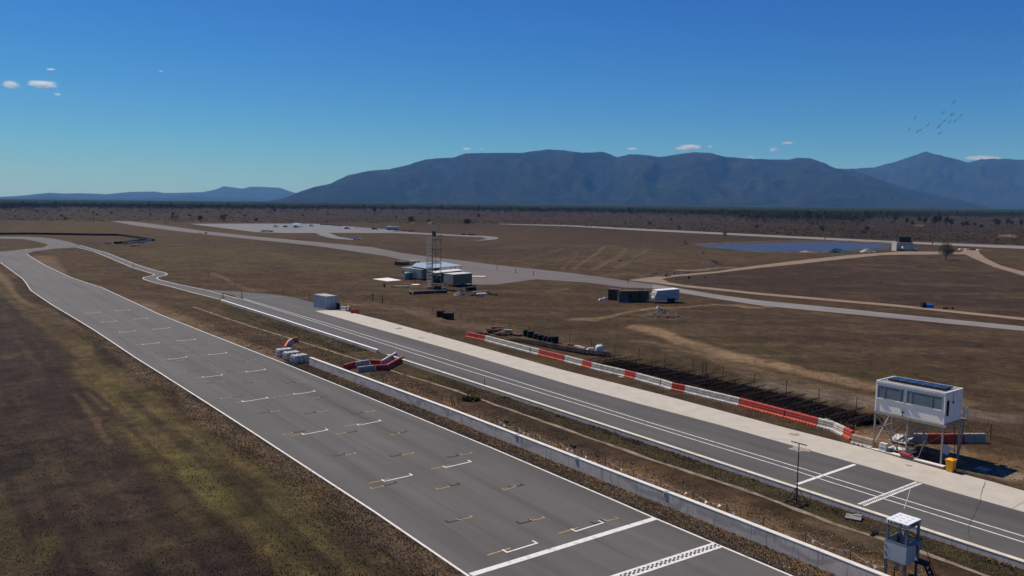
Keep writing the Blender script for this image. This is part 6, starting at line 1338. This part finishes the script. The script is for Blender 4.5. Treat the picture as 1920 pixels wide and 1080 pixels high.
# black tyre wall at the far left and the pieces at its end
def tyre_wall(name, pts, h, w, label, m='black'):
    P = [Vector((p.x, p.y, 0)) for p in GP(pts)]; Q = subdiv(P, 3.0); r = empty(name, P[0], 0, label, 'tyre wall')
    for a, b in zip(Q, Q[1:]):
        d = (b - a); mb = MB(); c = (a + b) / 2 - P[0]; rz = math.atan2(d.y, d.x); L = d.length
        for j in range(2): mb.box((L * (j - .5) / 2, 0, h / 2), (L / 2 * .94, w, h * random.uniform(.92, 1.05)), taper=.93)
        o = mb.build('tyre_block', M[m], r); put(o, c, rz)
    return r
tyre_wall('tyre_wall', [(-60, 440), (0, 440), (60, 439.6), (115, 440.5), (170, 441.5), (222, 442), (250, 445.5), (278, 450), (288, 452)], 1.15, 1.0, 'long black tyre wall behind the far left corner of the track')
tyre_wall('tyre_wall', [(215, 457.5), (235, 456.5), (256, 453), (272, 451)], 1.1, 1.0, 'short black tyre wall angled towards the long one')
for i, (a, b) in enumerate((((231, 458.2), (241, 457.4)), ((241, 457.4), (251, 456.3)), ((251, 456.3), (261, 454.8)), ((262, 456.6), (272, 456)), ((264, 454.2), (275, 453.2)), ((274, 452.6), (286.5, 451.4)))): barrier(G(*a), G(*b), 'white_plastic' if i % 2 else 'grey_plastic', f'{ORD[i]} from the left of the pale barriers at the end of the far tyre wall', 'pale barriers at the end of the far tyre wall')
barrier(G(196, 457), G(206, 457.4), 'grey_plastic', 'lone blue-grey block left of the short tyre wall', None)
for i, (a, b) in enumerate((((245, 462.5), (251, 462.8)), ((252, 461.5), (259, 462)))): barrier(G(*a), G(*b), 'orange_plastic', f'{("left", "right")[i]} one of two orange barriers before the far tyre wall', 'orange barriers before the far tyre wall')
# skid pan: cars, people, shelter, barriers
def car(u, v, rz, paint, label, L=4.3, W_=1.75, h=1.45, cat='car', name='parked_car'):
    r = empty(name, G(u, v), rz, label, cat, None)
    mb = MB(); x = L / 2; pr = [(-x, .35), (x, .35), (x, .75), (x - .1, .9), (x * .45, .95), (-x * .9, 1.0), (-x, .8)]; n = len(pr)
    V = [(a, -W_ / 2, b) for a, b in pr] + [(a, W_ / 2, b) for a, b in pr]
    mb.add(V, [(i, (i + 1) % n, n + (i + 1) % n, n + i) for i in range(n)] + [tuple(range(n - 1, -1, -1)), tuple(range(n, 2 * n))]); mb.build('body', paint, r)
    pr = [(-x * .85, .98), (x * .45, .95), (x * .1, h), (-x * .6, h)]; V = [(a, -W_ * .44, b) for a, b in pr] + [(a, W_ * .44, b) for a, b in pr]
    mb = MB(); mb.add(V, [(i, (i + 1) % 4, 4 + (i + 1) % 4, 4 + i) for i in range(4)] + [(3, 2, 1, 0), (4, 5, 6, 7)]); mb.build('window', M['shadow_dark'], r)
    mb = MB(); mb.box((-x * .25, 0, h + .02), (L * .36, W_ * .84, .05)); mb.build('roof', paint, r)
    for a in (-1, 1):
        for b2 in (-1, 1): mb = MB(); mb.cyl((a * x * .62, b2 * (W_ / 2 - .2), .32), (a * x * .62, b2 * (W_ / 2 + .01), .32), .32, n=12); mb.build('wheel', M['black'], r)
    return r
PW = mat('white_car_paint', (.78, .79, .80), .25, spec=.6); PD = mat('dark_car_paint', (.04, .045, .055), .25, spec=.6)
car(669, 449.8, .05, PW, 'white car parked at the end of the short curved road')
car(517.5, 426, 0, PW, 'small white car at the left of the skid pan group', L=3.8); car(535.5, 426.2, 0, PD, 'small dark car between the white car and the blue shelter', L=3.6); car(584.5, 424.7, 0, PW, 'white car right of the blue shelter', L=3.8)
car(556, 426.8, 0, PD, 'dark car under the blue shelter on the skid pan'); car(651, 429.6, 0, PD, 'long dark low car in the middle of the skid pan'); car(702, 430.8, 0, PD, 'dark car near the people at the right of the skid pan', L=4)
car(501, 434.8, 0, M['black'], 'black low shape at the near edge of the skid pan', L=8, h=1.0, W_=2, cat='vehicle', name='low_vehicle')
r = empty('gazebo', G(556, 426), 0, 'blue and white pop-up shelter on the skid pan', 'shelter')
mb = MB(); mb.lathe([(4.4, 2.4), (0.05, 3.5)], 4); o = mb.build('canopy', mat('blue_canopy', (.12, .35, .62), .7), r); o.rotation_euler.z = .785; o.scale = (1.6, 1, 1)
for a in (-4.6, 4.6):
    for b2 in (-2.8, 2.8): mb = MB(); mb.cyl((a, b2, 0), (a, b2, 2.45), .06, n=6); mb.build('leg', M['galv'], r)
def person(u, v, rz, label, shirt, h=1.75, stride=.12):
    V = [(0, 0, .52), (0, 0, .62), (0, 0, .80), (0, 0, .845), (0, 0, .93), (.055, 0, .50), (.06, stride, .27), (.06, stride * 1.3, .02), (-.055, 0, .50), (-.06, -stride * .5, .27), (-.06, -stride, .02), (.11, 0, .79), (.145, .01, .62), (.14, .06, .47), (-.11, 0, .79), (-.145, .01, .62), (-.14, .06, .47)]
    E = [(0, 1), (1, 2), (2, 3), (3, 4), (0, 5), (5, 6), (6, 7), (0, 8), (8, 9), (9, 10), (2, 11), (11, 12), (12, 13), (2, 14), (14, 15), (15, 16)]
    R_ = [.075, .07, .08, .03, .058, .05, .035, .025, .05, .035, .025, .035, .025, .02, .035, .025, .02]
    mb = MB()
    for a, b2 in E: mb.cyl(Vector(V[a]) * h, Vector(V[b2]) * h, R_[a] * h, R_[b2] * h, 7)
    me = bpy.data.meshes.new('person'); me.from_pydata([tuple(c * h for c in p) for p in V], E, []); o = bpy.data.objects.new('person', me); COL.objects.link(o)
    sk = o.modifiers.new('skin', 'SKIN')
    for i, d in enumerate(me.skin_vertices[0].data if me.skin_vertices else []): d.radius = (R_[i] * h, R_[i] * h)
    if not me.skin_vertices:
        bm = bmesh.new(); bm.from_mesh(me); ly = bm.verts.layers.skin.verify()
        for i, vv in enumerate(bm.verts): vv[ly].radius = (R_[i] * h, R_[i] * h); vv[ly].use_root = (i == 0)
        bm.to_mesh(me); bm.free()
    ss = o.modifiers.new('sub', 'SUBSURF'); ss.levels = 1; ss.render_levels = 1
    me.materials.append(shirt); tag(o, label, 'person'); put(o, G(u, v), rz)
    # hair cap as a child
    hb = MB(); hb.lathe([(.062 * h, 0), (.058 * h, .03 * h), (.03 * h, .055 * h), (0, .06 * h)], 8, c=(0, -.005, .925 * h)); hb.build('hair', M['black'], o); return o
CD = mat('dark_clothes', (.03, .03, .035), .8); CB = mat('blue_clothes', (.05, .07, .12), .8)
person(551.5, 427, 0, 'person in dark clothes standing at the left of the blue shelter', CD); person(564.5, 426.8, .5, 'person in dark clothes standing at the right of the blue shelter', CD); person(581, 425.2, .2, 'person standing left of the white car on the skid pan', CD); person(668.5, 431, 1, 'lone person in dark clothes in the middle of the skid pan', CB)
person(706.5, 431.2, .3, 'person standing by the dark car at the right of the skid pan', CD); person(708.8, 434.3, .9, 'person nearest the road at the right of the skid pan', CB)
bs = empty('bus', G(737, 431.8), 0, 'white bus-like vehicle behind the red barriers at the skid pan', 'bus')
mb = MB(); mb.box((0, 0, 1.9), (9.5, 2.5, 1.7), taper=.97); mb.box((-2.6, 0, 2.9), (3.2, 2.2, .45), taper=.7); mb.build('body', PW, bs)
mb = MB(); mb.box((0, -.05, 1.75), (8.6, 2.5, .7)); mb.build('window', M['shadow_dark'], bs)
mb = MB(); mb.box((-.5, 0, .75), (8.4, 2.3, .8)); mb.build('skirt', M['black'], bs)
for a in (-3, 2.8): mb = MB(); mb.cyl((a, -1.27, .5), (a, -1.0, .5), .5, n=12); mb.build('wheel', M['black'], bs)
for i in range(14):
    u = 737.5 + i * 2.75; v = (432.6 if i % 2 else 434.6) + i * .03 + (.6 if i > 9 else 0); barrier(G(u, v), G(u + 2.6, v + .05), 'red_plastic' if i not in (4, 9) else 'orange_plastic', f'{ORD[i]} from the left of the red barriers clustered at the skid pan end', 'red barriers clustered at the skid pan end')
for i in range(16):
    u = 663 + i * 2.6; mb = MB(); mb.lathe([(.22, 0), (.22, .05), (.14, .05), (.04, .75), (0, .75)], 6); o = mb.build('traffic_cone', M['orange_plastic'] if i % 3 else M['dark_steel'], label=f'{ORD[i]} small cone from the left in the line across the skid pan', cat='cone', group='cones in a line across the skid pan'); put(o, G(u, 428.6 + i * .05 + (4.2 if i % 4 == 0 else 0)))
tyre_wall('tyre_wall', [(601, 421.6), (615, 422.2), (630, 423.5), (641, 424.6)], .8, 1.2, 'low black tyre line at the far edge of the skid pan')
tyre_wall('tyre_wall', [(865.5, 440.6), (872, 440.8)], .8, 1.2, 'short black tyre block on the far loop of road, left'); tyre_wall('tyre_wall', [(878.5, 441), (890.5, 441.6)], .8, 1.2, 'longer black tyre block on the far loop of road, right'); tyre_wall('tyre_wall', [(824, 442.6), (830, 442.8)], .5, 1, 'small black tyre block inside the far loop of road')
for i, (u, v, s) in enumerate(((375, 438.8, 1.0), (386, 438, 1.4), (310, 419.5, 1.2), (1318, 475, 1.0), (1500, 512, .5), (1321, 521, .5), (1291, 522, .9), (1162, 489.5, .8), (1287, 458, 1.3))):
    mb = MB(); mb.box((0, 0, .3 * s), (1.2 * s, .7 * s, .6 * s), taper=.6); o = mb.build('dark_lump', M['hut_dark'], label=f'small dark lump lying in the open, {ORD[i]} of those scattered over the far fields', cat='lump', group='dark lumps over the far fields'); put(o, G(u, v), random.random())
# block building by the dam
pbl = empty('pump_house', G(1680.5, 470.8), 0, 'small cream block building with a black tank on its roof by the dam', 'building')
mb = MB(); mb.box((3.9, 2.5, 2.05), (7.8, 5, 4.1)); mb.build('wall', M['blockwork'], pbl)
mb = MB(); mb.box((5.7, -.06, 1.55), (3.1, .1, 3.1)); mb.build('door', mat('cream_door', (.50, .47, .38), .6), pbl)
mb = MB(); mb.box((2.3, -.04, 2.5), (.15, .06, 3.0)); mb.box((5.7, -.05, 3.25), (3.4, .08, .16)); mb.build('trim', M['hut_dark'], pbl)
mb = MB(); mb.box((3.9, 2.5, 4.16), (8.0, 5.2, .1)); mb.build('roof', M['hut'], pbl)
mb = MB(); mb.box((4.2, 2.4, 5.5), (5.6, 3.6, 2.5), taper=.97); mb.box((6.8, 2.2, 4.6), (1.8, 3.0, .6)); mb.build('roof_tank', mat('black_tank', (.018, .022, .024), .6), pbl)
for x, z in ((2.4, 1.9), (8.6, 1.5)):
    mb = MB(); mb.lathe([(.4, 0), (.9, .3), (.9, .9), (.5, 1.4), (0, 1.5)], 12, c=(x, -1.0, z - 1.1)); mb.build('vessel', M['white_plastic'], pbl, smooth=True); mb = MB(); mb.box((x, -1.0, .4), (1.6, 1.2, .8)); mb.build('vessel_stand', M['hut_dark'], pbl)
blk('blue_tarp', (1739, 578), (1750.5, 578.2), 1.2, .8, mat('blue_tarp', (.03, .13, .42), .6), 'bright blue covered object beside the dirt lane at right', 'tarp'); blk('black_box', (1730, 577.5), (1736, 577.5), .9, 1.15, M['black'], 'black box just left of the blue object at right', 'box')
for i, u in enumerate((1768, 1773, 1784)): blk('dark_block', (u, 579.5), (u + 4, 579.7), .5, .4, M['hut_dark'], f'{ORD[i]} low dark block right of the blue object', 'block', group='low dark blocks by the lane')
for u, v, l in ((1546.5, 453, 'far bank of the dam'), (1748, 461.5, 'far roadside right of the block building'), (1284, 459.3, 'left end of the dam')):
    mb = MB(); mb.cyl((0, 0, 0), (0, 0, 2.2), .10, n=6); mb.box((0, 0, 1.9), (.7, .2, .6)); o = mb.build('post', M['dark_steel'], label=f'dark post on the {l}', cat='post'); put(o, G(u, v))
for i, (u, v) in enumerate(((1800, 468.7), (1811, 469), (1822, 469.5), (1833, 469.8))): blk('pale_block', (u, v), (u + 8, v + .1), 2.0, .6, M['hut'] if i != 2 else M['hut_dark'], f'{ORD[i]} from the left of the blocks by the far lane end', 'block', group='blocks at the far lane end')
mb = MB(); mb.box((0, 0, .12), (5.5, 2.2, .25), taper=.95); o = mb.build('white_slab', M['concrete_top'], label='pale low slab on the old airstrip right of the brown hut', cat='slab'); put(o, G(893, 519.5), -.05)
# the flock
def bird_mesh():
    mb = MB(); mb.add([(0, .30, 0), (.06, .05, .03), (-.06, .05, .03), (0, -.28, 0), (0, .03, -.05), (.07, -.34, .0), (-.07, -.34, 0)], [(0, 1, 2), (0, 4, 1), (0, 2, 4), (1, 3, 2), (1, 4, 3), (2, 3, 4), (3, 5, 6)])
    for s in (-1, 1): mb.add([(s * .04, .12, .03), (s * .45, .16, .12), (s * .95, -.02, .06), (s * .5, -.06, .11), (s * .04, -.10, .03), (s * .45, .16, .10), (s * .95, -.02, .045), (s * .5, -.06, .09)], [(0, 1, 3, 4), (1, 2, 3), (5, 7, 6), (1, 5, 6, 2)])
    return mb.mesh('bird', mat('bird_feathers', (.010, .010, .011), .8))
BME = bird_mesh(); BZ = [(1300, 218, 42), (1157, 356, 40), (1263, 377, 58), (1289, 380, 48), (1387, 396, 42), (1318, 460, 46), (1248, 472, 62), (1180, 463, 40), (1113, 528, 54), (1116, 621, 38), (962, 515, 50), (867, 583, 46), (828, 598, 68), (728, 568, 56), (801, 416, 64)]
for i, (x, y, a) in enumerate(BZ):
    p = D(1600 + x / 6.857, 160 + y / 6.857, 190); o = bpy.data.objects.new('bird', BME); COL.objects.link(o); o.location = p
    big = 1.0 if i != 8 else 1.35
    # wings banked: seen edge-on as slanted strokes
    vd = p.normalized(); rgt = vd.cross(Vector((0, 0, 1))).normalized(); upc = rgt.cross(vd)
    w = (rgt * math.cos(math.radians(a)) + upc * math.sin(math.radians(a))).normalized(); f_ = (vd * .9 + w.cross(vd) * .35).normalized(); f_ = (f_ - w * f_.dot(w)).normalized(); n_ = w.cross(f_)
    o.matrix_world = Matrix(((w.x, f_.x, n_.x, p.x), (w.y, f_.y, n_.y, p.y), (w.z, f_.z, n_.z, p.z), (0, 0, 0, 1))) @ Matrix.Diagonal((big * .54, big * .9, big * 1.6, 1))
    tag(o, f'dark soaring bird, {("topmost", "left of the upper pair", "left of the upper pair itself, banked", "right of the upper pair", "rightmost", "below the rightmost", "right of the large one", "upper left of the large one", "largest", "lowest", "alone in the middle", "right of the lower left pair", "left of the lower left pair", "leftmost", "alone at the upper left")[i]} in the flock', 'bird', 'flock of birds over the right-hand mountain')
# cracks and a pale fresh seam in the pit lane, tyre marks
crk = mat('crack_filler', (.05, .048, .046), .7); pale = mat('chalk_mark', (.5, .49, .46), .8)
def wander(par, nm, pts, w, z, m, j=.12):
    P = subdiv(GP(pts), .5); P = [p + Vector((random.uniform(-j, j), random.uniform(-j, j), 0)) for p in P]; ribbon(nm, P, w, z, m, par)
wander(pit, 'crack', [(1848, 905), (1842, 918), (1838, 940), (1828, 965), (1817, 985), (1815, 1000), (1819, 1013)], .03, .043, crk, .04); wander(apron, 'crack', [(1848, 902), (1846, 910), (1840, 925)], .02, .041, crk, .04)
wander(apron, 'crack', [(1920, 943), (1905, 950), (1896, 955)], .03, .041, crk); wander(pit, 'chalk_line', [(1707, 918), (1702, 935), (1695, 955)], .035, .045, pale, .02)
wander(apron, 'painted_edge', [(1688, 862.5), (1712, 869), (1745, 878)], .05, .041, pale, .02); wander(apron, 'painted_edge', [(1790, 890), (1812, 897)], .05, .041, pale, .02)
tm = asphalt('rubber_mark', .062)
for a, b, w in (((300, 640), (870, 1010), .22), ((330, 640), (930, 1010), .2), ((520, 700), (1180, 1045), .22), ((420, 650), (1085, 1000), .2), ((250, 600), (520, 770), .2)):
    wander(track, 'tyre_mark', [a, ((a[0] + b[0]) / 2 + 6, (a[1] + b[1]) / 2), b], w, .0245, asphalt('rubber_mark', .092), .01)
for (u, v, w, h) in ((200, 556, 5, 2.2), (560, 860, 1.5, 1.0)): pass
quadw(track, 'resurfaced_joint', G(96, 556), G(205, 553), -.3, .3, .026, asphalt('joint_seal', .08)); quadw(track, 'resurfaced_joint', G(178, 622), G(345, 606), -.1, .1, .026, asphalt('joint_seal', .085))
for (u, v, r_) in ((1490, 815, .5), (748, 616, .6), (790, 633, .6), (805, 625, .5), (1500, 843, .9), (1705, 874, .3), (595, 616, .7), (1165, 707, .4)):
    mb = MB(); c = G(u, v); n = 14; mb.add([(c.x + r_ * random.uniform(.5, 1.3) * math.cos(2 * math.pi * i / n), c.y + r_ * random.uniform(.5, 1.3) * math.sin(2 * math.pi * i / n), .0425) for i in range(n)], [tuple(range(n))]); mb.build('oil_stain', mat('oil_stain', (.30, .27, .22), .7) if v > 620 and u > 700 else mat('oil_stain_dark', (.075, .07, .066), .6), apron if u > 700 else pit, fix=False)
